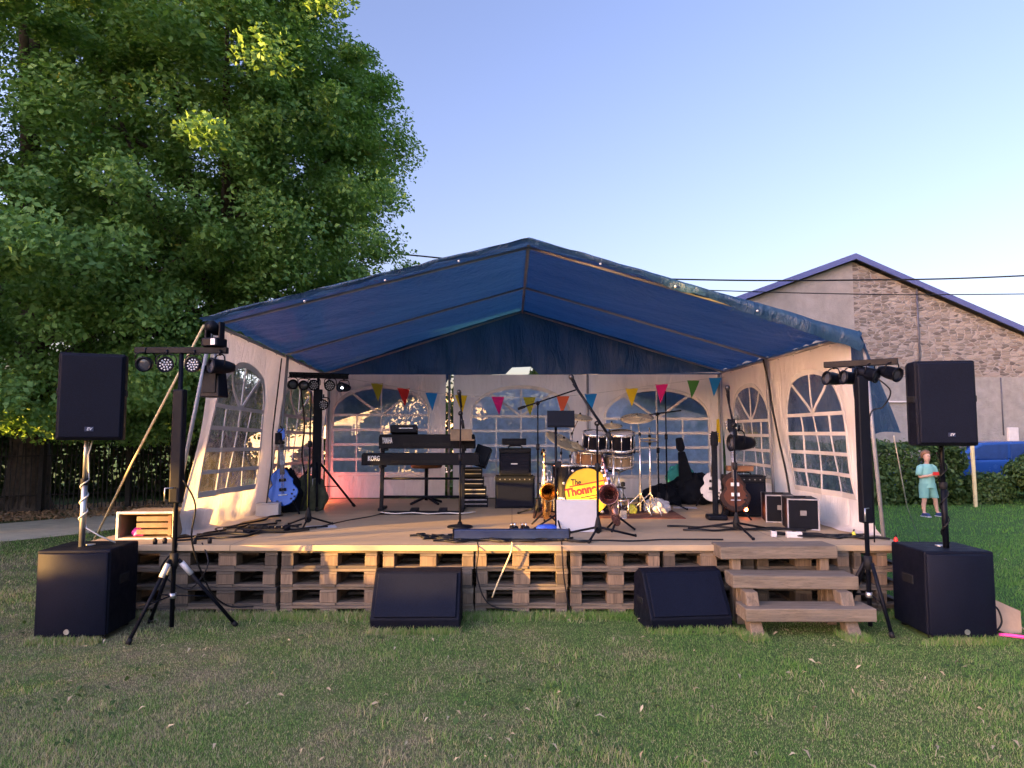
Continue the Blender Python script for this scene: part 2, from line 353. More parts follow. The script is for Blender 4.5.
class MB:
    def __init__(s): s.v = []; s.f = []; s.m = []; s.s = []
    def add(s, vs_, fs, m=0, smooth=False):
        k = len(s.v); s.v += [Vector(v) for v in vs_]
        for f in fs: s.f.append([k + i for i in f]); s.m.append(m); s.s.append(smooth)
        return s
    def box(s, c, d, rot=None, m=0, taper=None):
        x, y, z = (q / 2 for q in d); tx, ty = taper or (1, 1)
        P = [Vector(p) for p in ((-x, -y, -z), (x, -y, -z), (x, y, -z), (-x, y, -z), (-x * tx, -y * ty, z), (x * tx, -y * ty, z), (x * tx, y * ty, z), (-x * tx, y * ty, z))]
        if rot: Q = Euler(rot).to_matrix(); P = [Q @ p for p in P]
        return s.add([p + Vector(c) for p in P], [(3, 2, 1, 0), (4, 5, 6, 7), (0, 1, 5, 4), (1, 2, 6, 5), (2, 3, 7, 6), (3, 0, 4, 7)], m)
    def ring(s, c, ax, r, n):
        ax = Vector(ax).normalized(); a = ax.orthogonal().normalized(); b = ax.cross(a)
        return [Vector(c) + (a * math.cos(2 * PI * i / n) + b * math.sin(2 * PI * i / n)) * r for i in range(n)]
    def cyl(s, p0, p1, r0, r1=None, n=12, m=0, caps=True):
        r1 = r0 if r1 is None else r1; ax = Vector(p1) - Vector(p0)
        V = s.ring(p0, ax, r0, n) + s.ring(p1, ax, r1, n)
        s.add(V, [(i, (i + 1) % n, n + (i + 1) % n, n + i) for i in range(n)], m, True)
        if caps: s.add(V, [tuple(range(n - 1, -1, -1)), tuple(range(n, 2 * n))], m)
        return s
    def tube(s, pts, r, n=6, m=0, endcap=True):
        pts = [Vector(p) for p in pts]; rs = r if isinstance(r, (list, tuple)) else [r] * len(pts)
        a = None; V = []
        for i, p in enumerate(pts):
            t = (pts[min(i + 1, len(pts) - 1)] - pts[max(i - 1, 0)])
            t = t.normalized() if t.length > 1e-9 else Vector((0, 0, 1))
            a = t.orthogonal().normalized() if a is None else (a - t * a.dot(t))
            if a.length < 1e-6: a = t.orthogonal()
            a.normalize(); b = t.cross(a)
            V += [p + (a * math.cos(2 * PI * j / n) + b * math.sin(2 * PI * j / n)) * rs[i] for j in range(n)]
        F = [(i * n + j, i * n + (j + 1) % n, (i + 1) * n + (j + 1) % n, (i + 1) * n + j) for i in range(len(pts) - 1) for j in range(n)]
        s.add(V, F, m, True)
        L = len(pts) - 1
        s.add(V[:n] + V[L * n:], [tuple(range(n - 1, -1, -1))] + ([tuple(range(n, 2 * n))] if endcap else []), m)
        return s
    def lathe(s, prof, n=24, c=(0, 0, 0), ax=(0, 0, 1), m=0):
        ax = Vector(ax).normalized(); V = []
        for r, z in prof: V += s.ring(Vector(c) + ax * z, ax, max(r, 1e-4), n)
        k = len(prof)
        return s.add(V, [(i * n + j, i * n + (j + 1) % n, (i + 1) * n + (j + 1) % n, (i + 1) * n + j) for i in range(k - 1) for j in range(n)], m, True)
    def prism(s, out, y0, y1, m=0, f=None):
        """outline in (x, z), extruded along y"""
        n = len(out); V = [Vector((x, y0, z)) for x, z in out] + [Vector((x, y1, z)) for x, z in out]
        if f: V = [f(v) for v in V]
        return s.add(V, [tuple(range(n)), tuple(range(2 * n - 1, n - 1, -1))] + [(i, n + i, n + (i + 1) % n, (i + 1) % n) for i in range(n)], m)
    def build(s, name, mats, parent=None, world=False, bevel=0, loc=None, segs=2, smooth=None, sub=0):
        me = bpy.data.meshes.new(name)
        V = s.v
        if world and parent is not None:
            iv = root_matrix(parent).inverted(); V = [iv @ v for v in V]
        me.from_pydata([tuple(v) for v in V], [], s.f)
        for m_ in (mats if isinstance(mats, (list, tuple)) else [mats]): me.materials.append(M[m_] if isinstance(m_, str) else m_)
        me.polygons.foreach_set('material_index', s.m)
        me.polygons.foreach_set('use_smooth', s.s if smooth is None else [smooth] * len(s.f))
        bm = bmesh.new(); bm.from_mesh(me)
        bmesh.ops.remove_doubles(bm, verts=bm.verts, dist=1e-5)
        bmesh.ops.recalc_face_normals(bm, faces=bm.faces); bm.to_mesh(me); bm.free()
        o = bpy.data.objects.new(name, me); COL.objects.link(o)
        if parent is not None: o.parent = parent
        if loc: o.location = loc
        if bevel:
            b = o.modifiers.new('bevel', 'BEVEL'); b.width = bevel; b.segments = segs; b.limit_method = 'ANGLE'; b.angle_limit = R(35)
        if sub:
            q = o.modifiers.new('sub', 'SUBSURF'); q.levels = q.render_levels = sub
        return o
def text_part(name, body, size, material, parent, mtx, extrude=.001, shear=0, bold=0, fit=None):
    cu = bpy.data.curves.new(name, 'FONT'); cu.body = body; cu.size = size; cu.extrude = extrude; cu.shear = shear; cu.offset = bold
    cu.align_x = 'CENTER'; cu.align_y = 'CENTER'
    t = bpy.data.objects.new(name, cu); COL.objects.link(t)
    dg = bpy.context.evaluated_depsgraph_get()
    me = bpy.data.meshes.new_from_object(t.evaluated_get(dg)); COL.objects.unlink(t); bpy.data.objects.remove(t)
    if fit:
        xs = [v.co.x for v in me.vertices]; k = fit / (max(xs) - min(xs)); me.transform(Matrix.Diagonal((k, 1, 1, 1)))
    me.transform(mtx); me.materials.clear(); me.materials.append(M[material])
    o = bpy.data.objects.new(name, me); COL.objects.link(o); o.parent = parent
    return o
FRONT = Matrix.Rotation(R(90), 4, 'X')        # text lying in xy -> standing, facing -y
def quad_cloud(name, pos, nrm, size, material, parent=None, fold=.25, aspect=.62):
    """many leaf-shaped faces; pos (N,3), nrm (N,3), size (N,)"""
    n = len(pos)
    nrm = nrm / (np.linalg.norm(nrm, axis=1, keepdims=True) + 1e-9)
    h = rng.normal(size=(n, 3)); a = np.cross(nrm, h); a /= np.linalg.norm(a, axis=1, keepdims=True) + 1e-9
    b = np.cross(nrm, a); s = size[:, None]
    tip = pos + a * s * .5 - nrm * s * fold * .5; base = pos - a * s * .5
    l = pos + b * s * aspect * .5 + nrm * s * fold * .3; r = pos - b * s * aspect * .5 + nrm * s * fold * .3
    V = np.stack([base, l, tip, r], axis=1).reshape(-1, 3).astype(np.float32)
    me = bpy.data.meshes.new(name); me.vertices.add(4 * n); me.vertices.foreach_set('co', V.ravel())
    me.loops.add(4 * n); me.loops.foreach_set('vertex_index', np.arange(4 * n, dtype=np.int32))
    me.polygons.add(n); me.polygons.foreach_set('loop_start', np.arange(0, 4 * n, 4, dtype=np.int32)); me.polygons.foreach_set('loop_total', np.full(n, 4, dtype=np.int32))
    me.update(calc_edges=True); me.materials.append(M[material])
    o = bpy.data.objects.new(name, me); COL.objects.link(o)
    if parent is not None: o.parent = parent
    return o
def structure(o, name=None): o['kind'] = 'structure'; return o
def smoothpath(pts, k=6):
    pts = [Vector(p) for p in pts]; out = []
    for i in range(len(pts) - 1):
        p0, p1, p2, p3 = pts[max(i - 1, 0)], pts[i], pts[i + 1], pts[min(i + 2, len(pts) - 1)]
        for j in range(k):
            t = j / k
            out.append(.5 * ((2 * p1) + (p2 - p0) * t + (2 * p0 - 5 * p1 + 4 * p2 - p3) * t * t + (3 * p1 - p0 - 3 * p2 + p3) * t ** 3))
    return out + [pts[-1]]

DZ = .606      # top of the stage deck
# ------------------------------------------------------------------ ground, path
g = MB(); g.add([(-150, -60, 0), (150, -60, 0), (150, 250, 0), (-150, 250, 0)], [(0, 1, 2, 3)])
structure(g.build('lawn', 'ground'))
p = MB()
near = [(-14, 4.0), (-11, 7.2), (-9, 9.0), (-7.2, 10.6), (-6.3, 12.6), (-5.9, 15.5), (-5.8, 20)]
far = [(-14, 6.4), (-12, 9.0), (-10.2, 11.1), (-8.7, 12.9), (-7.8, 15.2), (-7.5, 17.5), (-7.4, 20)]
na, fa = smoothpath([(*q, .008) for q in near]), smoothpath([(*q, .008) for q in far])
p.add(na + fa, [(i, i + 1, len(na) + i + 1, len(na) + i) for i in range(len(na) - 1)])
structure(p.build('footpath', 'concrete_path'))

# ------------------------------------------------------------------ stage: pallets and deck
PZ = .556 - 4 * .158
def make_pallet():
    t = thing('pallet', '-', 'pallet')
    top = MB()
    for y in (.06, .33, .6, .87, 1.14): top.box((.4, y, .144 - .011), (.8, .115 + random.uniform(-.02, .02), .022))
    for x in (.05, .4, .75): top.box((x, .6, .111), (.1 if x != .4 else .145, 1.2, .0215))
    top.build('deck_boards', 'pallet', t, bevel=.003, segs=1)
    bot = MB()
    for x in (.05, .4, .75): bot.box((x, .6, .0105), (.1 if x != .4 else .12, 1.2, .021))
    bot.box((.4, .055, .0115), (.79, .09, .0222))
    bot.build('bottom_boards', 'pallet', t, bevel=.003, segs=1)
    for x in (.052, .4, .748):
        for y in (.07, .6, 1.13):
            b = MB(); b.box((x, y, .0608), (.1 if x != .4 else .145, .138, .0772), rot=(0, 0, random.uniform(-.02, .02))); b.build('block', 'block', t, bevel=.003, segs=1)
    return t
pal0 = make_pallet(); used = False
colnames = ['leftmost sunlit column of the stage', 'second column from the stage left end', 'third column from the left, beside the left wedge', 'column behind the left wedge monitor',
            'column just right of the left wedge monitor', 'column in the middle, left of the right wedge', 'column behind the right wedge monitor', 'column behind the wooden steps', 'last column before the right subwoofer']
rown = ['bottom pallet sunk in grass', 'second pallet from the ground', 'third pallet from the ground', 'top pallet right under the deck']
starts = [-3.79, -2.915, -2.01, -1.125, -.32, .51, 1.31, 2.13, 2.96]
widths = [1.06, 1.09, 1.04, .985, 1.0, .97, .98, 1.0, .61]
for ci, x in enumerate(starts):
    rows = (0, 1, 2) if ci in (0, 8) else (0,)
    for ry in rows:
        for k in range(4):
            o = pal0 if not used else copy_tree(pal0); used = True
            o.location = (x + random.uniform(-.012, .012), 6.09 + 1.25 * ry + random.uniform(-.02, .025), PZ + .158 * k)
            o.scale.z = .158 / .144
            o.rotation_euler = (0, 0, R(random.uniform(-.5, .5)))
            o.scale.x = widths[ci]
            o['group'] = 'wooden pallets stacked under the stage'
            o['label'] = (rown[k] + ', ' + colnames[ci]) if ry == 0 else 'pallet of a rear stack at the %s end of the stage' % ('left' if ci == 0 else 'right')
d = MB(); d.box((-.16, 8.33, DZ - .025), (7.28, 4.54, .05))
tag(d.build('stage_deck', 'deck', bevel=.004), 'plywood stage floor laid across the pallet stacks', 'stage deck')

# ------------------------------------------------------------------ party tent
TL, TR, TF, TB = -2.85, 3.22, 6.6, 10.6
RIDX = .16
tent = thing('party_tent', 'white party tent with arched windows and a blue tarpaulin roof on the stage', 'tent', (RIDX, 8.6, DZ))
def eaveL(y): return 2.63 - .03 * (y - TF)
def eaveR(y): return 2.50 + .01 * (y - TF)
def ridge(y): return 3.43 + .02 * (y - TF)
def in_poly(p_, poly):
    x, y = p_; c = False; j = len(poly) - 1
    for i in range(len(poly)):
        (xi, yi), (xj, yj) = poly[i], poly[j]
        if (yi > y) != (yj > y) and x < (xj - xi) * (y - yi) / (yj - yi) + xi: c = not c
        j = i
    return c
def arch(u0, u1, v0, vs_, vt, n=16):
    c = (u0 + u1) / 2; a = (u1 - u0) / 2
    pts = [(u0, v0 + (vs_ - v0) * i / 8) for i in range(8)]
    pts += [(c - a * math.cos(PI * i / n), vs_ + (vt - vs_) * math.sin(PI * i / n) ** .9) for i in range(n + 1)]
    pts += [(u1, vs_ - (vs_ - v0) * i / 8) for i in range(1, 9)]
    pts += [(u1 - (u1 - u0) * i / 8, v0) for i in range(1, 8)]
    return pts
def sheet(outer, holes, step):
    us = [q[0] for q in outer]; vs_ = [q[1] for q in outer]
    pts = []; edges = []
    def loop(poly):
        k = len(pts); pts.extend(Vector(q) for q in poly); edges.extend((k + i, k + (i + 1) % len(poly)) for i in range(len(poly)))
    loop(outer)
    for h in holes: loop(h)
    u = min(us) + step
    while u < max(us) - step * .4:
        v = min(vs_) + step
        while v < max(vs_) - step * .4:
            q = (u + .01 * math.sin(v * 37), v + .01 * math.sin(u * 41))
            if in_poly(q, outer) and not any(in_poly(q, h) for h in holes): pts.append(Vector(q))
            v += step
        u += step
    V, E, F, *_ = delaunay_2d_cdt(pts, edges, [], 0, 1e-4)
    out = []
    for f in F:
        c = (sum(V[i].x for i in f) / len(f), sum(V[i].y for i in f) / len(f))
        if in_poly(c, outer) and not any(in_poly(c, h) for h in holes): out.append(tuple(f))
    return [tuple(v) for v in V], out
def rect(u0, u1, v0, v1, n=20):
    return [(u0 + (u1 - u0) * i / n, v0) for i in range(n)] + [(u1, v0 + (v1 - v0) * i / n) for i in range(n)] + [(u1 - (u1 - u0) * i / n, v1) for i in range(n)] + [(u0, v1 - (v1 - v0) * i / n) for i in range(n)]
def wall(name, u0, u1, wins, f, inward, vbot=0.0, vtop=1.0, step=.11, label=None):
    holes = [arch(*q) for q in wins]
    V, F = sheet(rect(u0, u1, vbot, vtop), holes, step)
    mb = MB(); mb.add([f(*q) for q in V], F, 0, True)
    wo = mb.build('side_wall', 'canvas', tent, world=True)
    inn = Vector(inward)
    for h, (a0, a1, b0, bs, bt) in zip(holes, wins):
        V, F = sheet(h, [], step)
        mb = MB(); mb.add([f(*q) for q in V], F, 0, True)
        wp = mb.build('window', {'back': 'pvchazy', 'left': 'pvcclear', 'right': 'pvc'}[name], wo, world=True)
        fr = MB()
        def strip(path, wd):
            pp = [Vector(q) for q in path]
            for i in range(len(pp) - 1):
                t = pp[i + 1] - pp[i]
                if t.length < 1e-6: continue
                t.normalize(); nn = Vector((-t.y, t.x)) * wd / 2
                q = [pp[i] - nn, pp[i] + nn, pp[i + 1] + nn, pp[i + 1] - nn]
                A = [f(*z) + inn * .006 for z in q]; B = [f(*z) - inn * .003 for z in q]
                fr.add(A + B, [(0, 1, 2, 3), (7, 6, 5, 4), (0, 4, 5, 1), (1, 5, 6, 2), (2, 6, 7, 3), (3, 7, 4, 0)])
        c = (a0 + a1) / 2
        def lin(p0, p1, n=10): return [(p0[0] + (p1[0] - p0[0]) * i / n, p0[1] + (p1[1] - p0[1]) * i / n) for i in range(n + 1)]
        strip(h + [h[0]], .03)
        for k in range(4): v = b0 + (bs - b0) * (k + 1) / 4; strip(lin((a0, v), (a1, v)), .02)
        strip(lin((c, b0), (c, bt)), .02)
        for q in (.25, .75): strip(lin((a0 + (a1 - a0) * q, b0), (a0 + (a1 - a0) * q, bs)), .02)
        for s_ in (-1, 1): strip(lin((c, bs), (c + s_ * (a1 - a0) * .32, bs + (bt - bs) * .80)), .02)
        fr.build('glazing_bars', 'whiteplastic', wo, world=True)
    return wo
H = 1.0
def vz(v, top): return DZ + v * (top - DZ)
def leftf(u, v):
    y = TF + u
    if v < 0:      # spare canvas lying on the deck
        t = -v / .3
        return Vector((-3.15 + .05 * u + t * .34 + .03 * math.sin(5 * u), y + .03 * math.sin(9 * t), DZ + .012 + .02 * abs(math.sin(7 * u + 6 * t)) * (1 - t * .8)))
    x = TL - .30 * (1 - v) ** 1.5 * (1 - u / 5) - .05 * math.sin(PI * (u % 2) / 2) * math.sin(PI * v)
    x += .012 * math.sin(13 * u + 3 * v) * (1.1 - v) + .012 * math.sin(7 * u - 9 * v) + .02 * math.sin(10 * u + 14 * v) * max(0, .22 - v) * 4
    return Vector((x, y, vz(v, eaveL(y)) - (.0 if v > .03 else 0) + (.012 if v < .01 else 0)))
def rightf(u, v):
    y = TF + u
    if v < 0:
        t = -v / .3
        return Vector((3.45 - .05 * u - t * .25 - .03 * math.sin(5 * u), y - .05, DZ + .012 + .02 * abs(math.sin(8 * u + 5 * t)) * (1 - t * .8)))
    x = TR + .23 * (1 - v) ** 1.6 * (1 - u / 5) + .05 * math.sin(PI * (u % 2) / 2) * math.sin(PI * v)
    x += .014 * math.sin(11 * u + 3 * v) * (1.1 - v) + .014 * math.sin(6 * u - 11 * v) + .02 * math.sin(9 * u - 13 * v) * max(0, .25 - v) * 4
    return Vector((x, y, vz(v, eaveR(y)) + (.012 if v < .01 else 0)))
def backf(u, v):
    return Vector((u, TB + .03 * math.sin(3 * u) * math.sin(PI * max(v, 0)) + .006 * math.sin(15 * u), vz(v, 2.50) + (.012 if v < .01 else 0)))
wv = (.185, .64, .865)
wall('left', -.05, 4, [(.22, 1.55, .18, .62, .855), (1.98, 3.6, .19, .62, .85)], leftf, (1, 0, 0), vbot=-.2)
wall('right', -.05, 4, [(.25, 1.65, .18, .62, .865), (2.15, 3.6, .19, .60, .855)], rightf, (-1, 0, 0), vbot=-.2)
wall('back', TL, -1.02, [(-2.74, -1.28, .195, .67, .9)], backf, (0, -1, 0))
wall('back', -.9, 1.2, [(-.62, .90, .185, .66, .9)], lambda u, v: backf(u, v) + Vector((0, .015, 0)), (0, -1, 0))
wall('back', 1.2, TR, [(1.42, 3.02, .175, .64, .88)], lambda u, v: backf(u, v) - Vector((0, .012, 0)), (0, -1, 0))

# roof sheet: two slopes with sag between the rafters
def roof_side(sgn):
    mb = MB(); nu, nv = 44, 96; V = []
    for i in range(nv + 1):
        y = TF - .16 + (TB - TF + .28) * i / nv
        for j in range(nu + 1):
            t = j / nu
            ex = (TL - .07) if sgn < 0 else (TR + .05); ez = (eaveL(y) if sgn < 0 else eaveR(y)) + .03
            x = RIDX + (ex - RIDX) * t; z = ridge(y) - .01 + (ez - ridge(y) + .02) * t
            bay = abs(math.sin(PI * (y - TF) / 2))
            sag = .07 * bay * math.sin(PI * t) ** .8 + .012 * math.sin(14 * t + 3 * y) * bay
            sag += .010 * math.sin(17 * y + 2 * math.sin(5 * y)) * t ** 4 + .008 * math.sin(9 * t + 11 * y) * math.sin(3 * y + 8 * t)
            if y < TF: sag = .012 * math.sin(22 * t) + (.05 if i == 0 else 0)
            V.append((x, y, z - sag))
    F = [(i * (nu + 1) + j, i * (nu + 1) + j + 1, (i + 1) * (nu + 1) + j + 1, (i + 1) * (nu + 1) + j) for i in range(nv) for j in range(nu)]
    mb.add(V, F, 0, True)
    return mb
both = roof_side(-1); rb = roof_side(1); both.add(rb.v, rb.f, 0, True)
roof = both.build('roof_sheet', 'tarp', tent, world=True)
# rolled front hem, wider towards the right-hand corner, and the flap hanging down that side
hm = MB(); V = []; nh = 120; cr = 6
for i in range(nh + 1):
    t = 2 * i / nh - 1; y = TF - .17; ex, ez = (TR + .05, eaveR(y) + .03) if t > 0 else (TL - .07, eaveL(y) + .03)
    x = RIDX + (ex - RIDX) * abs(t); zt = ridge(y) - .005 + (ez - ridge(y)) * abs(t)
    wd = .035 + (.15 * t ** 1.5 if t > 0 else 0) + .008 * math.sin(31 * t) + .005 * math.sin(71 * t)
    for j in range(cr + 1):
        q = j / cr
        V.append((x + .02 * math.sin(9 * q + 20 * t), y - .03 * math.sin(PI * q) - .02 * math.sin(40 * t) * q, zt - wd * q + .015 * math.sin(PI * q)))
hm.add(V, [(i * (cr + 1) + j, i * (cr + 1) + j + 1, (i + 1) * (cr + 1) + j + 1, (i + 1) * (cr + 1) + j) for i in range(nh) for j in range(cr)], 0, True)
hm.build('front_hem', 'tarp', roof, world=True)
fl = MB(); V = []; ny, nz = 40, 14
for i in range(ny + 1):
    y = TF - .17 + 4.3 * i / ny
    for j in range(nz + 1):
        q = j / nz
        x = TR + .05 + .34 * q ** 1.1 + .03 * math.sin(7 * y + 2 * q) * q
        z = eaveR(y) + .04 - (.98 - .1 * (y - TF) / 4 * 0) * q + .03 * math.sin(5 * y) * q
        V.append((x, y, z))
fl.add(V, [(i * (nz + 1) + j, i * (nz + 1) + j + 1, (i + 1) * (nz + 1) + j + 1, (i + 1) * (nz + 1) + j) for i in range(ny) for j in range(nz)], 0, True)
fl.build('side_flap', 'tarp', roof, world=True)
# blue gable at the back with a slit under its middle, and the two drooping rear corners outside
gb = MB()
gout = [(TL + .02, 2.53), (-.9, 2.49), (-.1, 2.50), (.0, 2.60), (.3, 2.62), (.42, 2.5), (1.5, 2.5), (TR - .02, 2.53), (RIDX, 3.58)]
gd = []
for i in range(len(gout)):
    a, b = gout[i], gout[(i + 1) % len(gout)]; k = max(1, int(math.dist(a, b) / .2))
    gd += [(a[0] + (b[0] - a[0]) * j / k, a[1] + (b[1] - a[1]) * j / k) for j in range(k)]
V, F = sheet(gd, [], .14)
gb.add([(x, TB - .05 + .035 * math.sin(11 * x + 4 * z) + .02 * math.sin(23 * x), z) for x, z in V], F, 0, True)
gb.build('gable_sheet', 'tarp', tent, world=True)
for s_, pts in ((-1, [(-2.95, 2.55), (-.95, 2.52), (-1.1, 2.25), (-1.75, 2.12), (-2.4, 1.9), (-2.95, 1.72)]), (1, [(1.55, 2.52), (3.3, 2.54), (3.3, 1.82), (2.75, 1.95), (2.2, 2.1), (1.65, 2.28)])):
    gd = []
    for i in range(len(pts)):
        a, b = pts[i], pts[(i + 1) % len(pts)]; k = max(1, int(math.dist(a, b) / .15))
        gd += [(a[0] + (b[0] - a[0]) * j / k, a[1] + (b[1] - a[1]) * j / k) for j in range(k)]
    V, F = sheet(gd, [], .12); q = MB()
    q.add([(x, TB + .16 + .03 * math.sin(8 * x) + .12 * (2.55 - z), z) for x, z in V], F, 0, True)
    q.build('rear_flap', 'tarp', roof, world=True)
# frame poles
for y in (TF, TF + 2, TB - .12):
    for (x, zf) in ((TL, eaveL), (TR, eaveR)):
        mb = MB(); mb.tube([(RIDX, y, ridge(y) - .05), (RIDX + (x - RIDX) * .5, y, (ridge(y) + zf(y)) / 2 - .03), (x, y, zf(y) - .01)], .014, 8); mb.build('rafter', 'tentpole', tent, world=True)
for x, zf in ((TL, eaveL), (TR, eaveR)):
    mb = MB(); mb.cyl((x, TF - .1, zf(TF) - .015), (x, TB, zf(TB) - .015), .018, n=8); mb.build('eave_rail', 'tentpole', tent, world=True)
mb = MB(); mb.cyl((RIDX, TF - .1, ridge(TF) - .035), (RIDX, TB, ridge(TB) - .05), .018, n=8); mb.build('ridge_pole', 'tentpole', tent, world=True)
for a, b in (((TL - .02, TF - .05, eaveL(TF)), (-3.20, TF - .06, DZ)), ((TR + .12, TF - .1, 2.42), (3.40, TF - .2, DZ)), ((TL + .05, TB - .08, 2.5), (TL + .05, TB - .08, DZ)), ((TR - .06, TB - .08, 2.5), (TR - .06, TB - .08, DZ)),
             ((-.96, TB - .04, 2.5), (-.96, TB - .04, DZ)), ((1.16, TB - .05, 2.5), (1.16, TB - .05, DZ)), ((TL + .04, TF + 2, 2.55), (-2.93, TF + 2, DZ)), ((TR - .04, TF + 2, 2.5), (3.24, TF + 2.0, DZ))):
    mb = MB(); mb.cyl(a, b, .019, n=8); mb.build('post', 'tentpole', tent, world=True)
# bungee ties along the front rafter and eaves
for t in (.22, .45, .7): 
    for x_, zf in ((TL, eaveL), (TR, eaveR)):
        x = RIDX + (x_ - RIDX) * t; z = ridge(TF) + (zf(TF) - ridge(TF)) * t
        mb = MB(); mb.lathe([(.0, -.012), (.011, -.006), (.013, 0), (.011, .007), (0, .012)], 8, (x, TF - .2, z - .06)); mb.build('tie_ball', 'whiteplastic', tent, world=True)
for i in range(9):
    y = TF + .3 + i * .45
    for x_, zf in ((TL + .02, eaveL), (TR - .02, eaveR)): mb = MB(); mb.lathe([(0, -.010), (.010, 0), (0, .010)], 6, (x_, y, zf(y) - .05)); mb.build('tie_ball', 'whiteplastic', tent, world=True)

def rope(name, label, cat, pts, r, m, group=None):
    mb = MB(); mb.tube(pts, r, 6); return tag(mb.build(name, m), label, cat, group)
rope('guy_rope', 'sunlit tan guy rope running from the left tent corner down behind the subwoofer', 'rope', [(-2.93, 6.5, 2.6), (-4.05, 7.4, 1.27), (-5.1, 8.3, 0)], .012, 'rope')
rope('guy_rope', 'thin pale guy line from the right tarpaulin flap down to the lawn', 'rope', [(3.56, 6.45, 1.55), (4.7, 8.3, .72), (5.95, 10.2, 0)], .006, 'whitecable')
rope('cable', 'dark cable twisted down the mid seam of the right tent wall', 'cable', smoothpath([(3.13, 8.55, 2.5), (3.17, 8.5, 2.2), (3.15, 8.35, 1.9), (3.2, 8.3, 1.5), (3.2, 8.1, 1.1), (3.22, 8.0, .64)]), .012, 'cable')
rope('cable', 'dark cable hanging down the seam between the left wall windows', 'cable', smoothpath([(-2.82, 8.4, 2.5), (-2.84, 8.35, 2.1), (-2.87, 8.3, 1.6), (-2.86, 8.25, 1.2), (-2.9, 8.2, .65)]), .009, 'cable')
t = thing('hanging_socket', 'black cable socket hanging on the seam between left wall windows', 'socket', (-2.80, 8.3, 1.52))
mb = MB(); mb.box((0, 0, 0), (.07, .07, .14)); mb.build('housing', 'black', t, bevel=.012)
mb = MB(); mb.cyl((.02, -.03, -.03), (.08, -.06, -.05), .02, n=8); mb.build('plug', 'rubber', t)
mb = MB(); mb.tube(smoothpath([(0, 0, .07), (.05, -.02, .11), (.02, 0, .15)]), .007, 6); mb.build('loop', 'rubber', t)

# bunting
bt = thing('bunting', 'string of coloured pennants across the back of the tent', 'bunting', (.2, 10.3, 2.3))
sp_ = [(-2.75, 10.35, 2.46), (-2.02, 10.3, 2.34), (-1.2, 10.25, 2.20), (-.3, 10.2, 2.135), (.6, 10.15, 2.13), (1.3, 10.1, 2.19), (2.1, 10.1, 2.30), (3.12, 10.1, 2.42)]
spp = smoothpath(sp_, 10); mb = MB(); mb.tube(spp, .004, 5); mb.build('string', 'whitecable', bt, world=True)
pc = [('olive', (.34, .34, .03), -2.02), ('red', (.50, .03, .03), -1.6), ('blue', (.015, .22, .62), -1.17), ('yellow', (.66, .48, .02), -.74), ('pink', (.66, .02, .22), -.25), ('olive', (.36, .36, .03), .29), ('coral', (.62, .12, .06), .74),
      ('blue', (.015, .22, .62), 1.17), ('yellow', (.55, .43, .03), 1.76), ('pink', (.60, .02, .2), 2.22), ('green', (.06, .22, .05), 2.65), ('blue', (.015, .2, .5), 3.0)]
for i, (nm, c, x) in enumerate(pc):
    if 'pen_' + nm not in M: M['pen_' + nm] = fabric('pennant_' + nm, c, c, .4, bstr=.1)
    q = min(spp, key=lambda v: abs(v.x - x)); mb = MB(); V = []; nn = 6
    tw = random.uniform(-.03, .03)
    for a in range(nn + 1):
        k = a / nn; hw = .094 * (1 - k)
        for s_ in (-1, 1): V.append((q.x + s_ * hw + tw * k, q.y - .004 + .02 * math.sin(3 * k + i) + s_ * .01 * math.sin(i * 2), q.z - .275 * k))
    mb.add(V, [(2 * a, 2 * a + 1, 2 * a + 3, 2 * a + 2) for a in range(nn)], 0, True)
    po = mb.build('pennant', 'pen_' + nm, bt, world=True); po['label'] = nm + ' pennant'
mb = MB(); mb.add([(3.05, 10.3, 1.80), (3.09, 10.3, 1.81), (3.1, 10.28, 1.45), (3.04, 10.28, 1.48), (3.03, 10.26, 1.6)], [(0, 1, 2, 3, 4)]); 
po = mb.build('pennant', 'pen_yellow', bt, world=True); po['label'] = 'yellow pennant hanging in the corner'

# ------------------------------------------------------------------ loudspeakers and subwoofers
def speaker(name, label, loc, rz, wd, dp, h, group):
    t = thing(name, label, 'speaker', loc, rz, group)
    mb = MB(); hw = wd / 2; bw = hw * .78
    mb.add([(-hw, 0, 0), (hw, 0, 0), (hw, dp * .45, 0), (bw, dp, 0), (-bw, dp, 0), (-hw, dp * .45, 0)] + [(-hw, 0, h), (hw, 0, h), (hw, dp * .45, h), (bw, dp, h), (-bw, dp, h), (-hw, dp * .45, h)],
           [(5, 4, 3, 2, 1, 0), (6, 7, 8, 9, 10, 11)] + [(i, (i + 1) % 6, 6 + (i + 1) % 6, 6 + i) for i in range(6)])
    cab = mb.build('cabinet', 'cab', t, bevel=.018, segs=3)
    mb = MB(); mb.box((0, -.006, h / 2), (wd - .035, .03, h - .035)); gr = mb.build('grille', 'grille', t, bevel=.012, segs=3)
    for s_ in (-1, 1):
        mb = MB(); mb.box((s_ * (hw + .001), dp * .25, h * .55), (.012, .13, .05)); mb.build('handle', 'rubber', cab, bevel=.006)
    return t, gr
def badge(gr, x, z, w_, h_, y=-.0235):
    mb = MB(); mb.box((x, y, z), (w_, .006, h_)); b = mb.build('badge', 'ledbar', gr, bevel=.002)
    text_part('emblem', 'EV', h_ * .9, 'label_white', gr, Matrix.Translation((x, y - .004, z)) @ FRONT, .001, .3)
tl, gr = speaker('loudspeaker', 'black loudspeaker on a pole, left, in front of the leafy tree', (-3.256, 5.33, 1.515), R(22), .455, .30, .675, 'main loudspeakers on poles'); badge(gr, 0, .085, .06, .035)
tr_, gr = speaker('loudspeaker', 'black loudspeaker on a pole, right, in front of the stone building', (3.325, 5.28, 1.472), R(-9), .435, .30, .655, 'main loudspeakers on poles'); badge(gr, 0.02, .085, .05, .03)
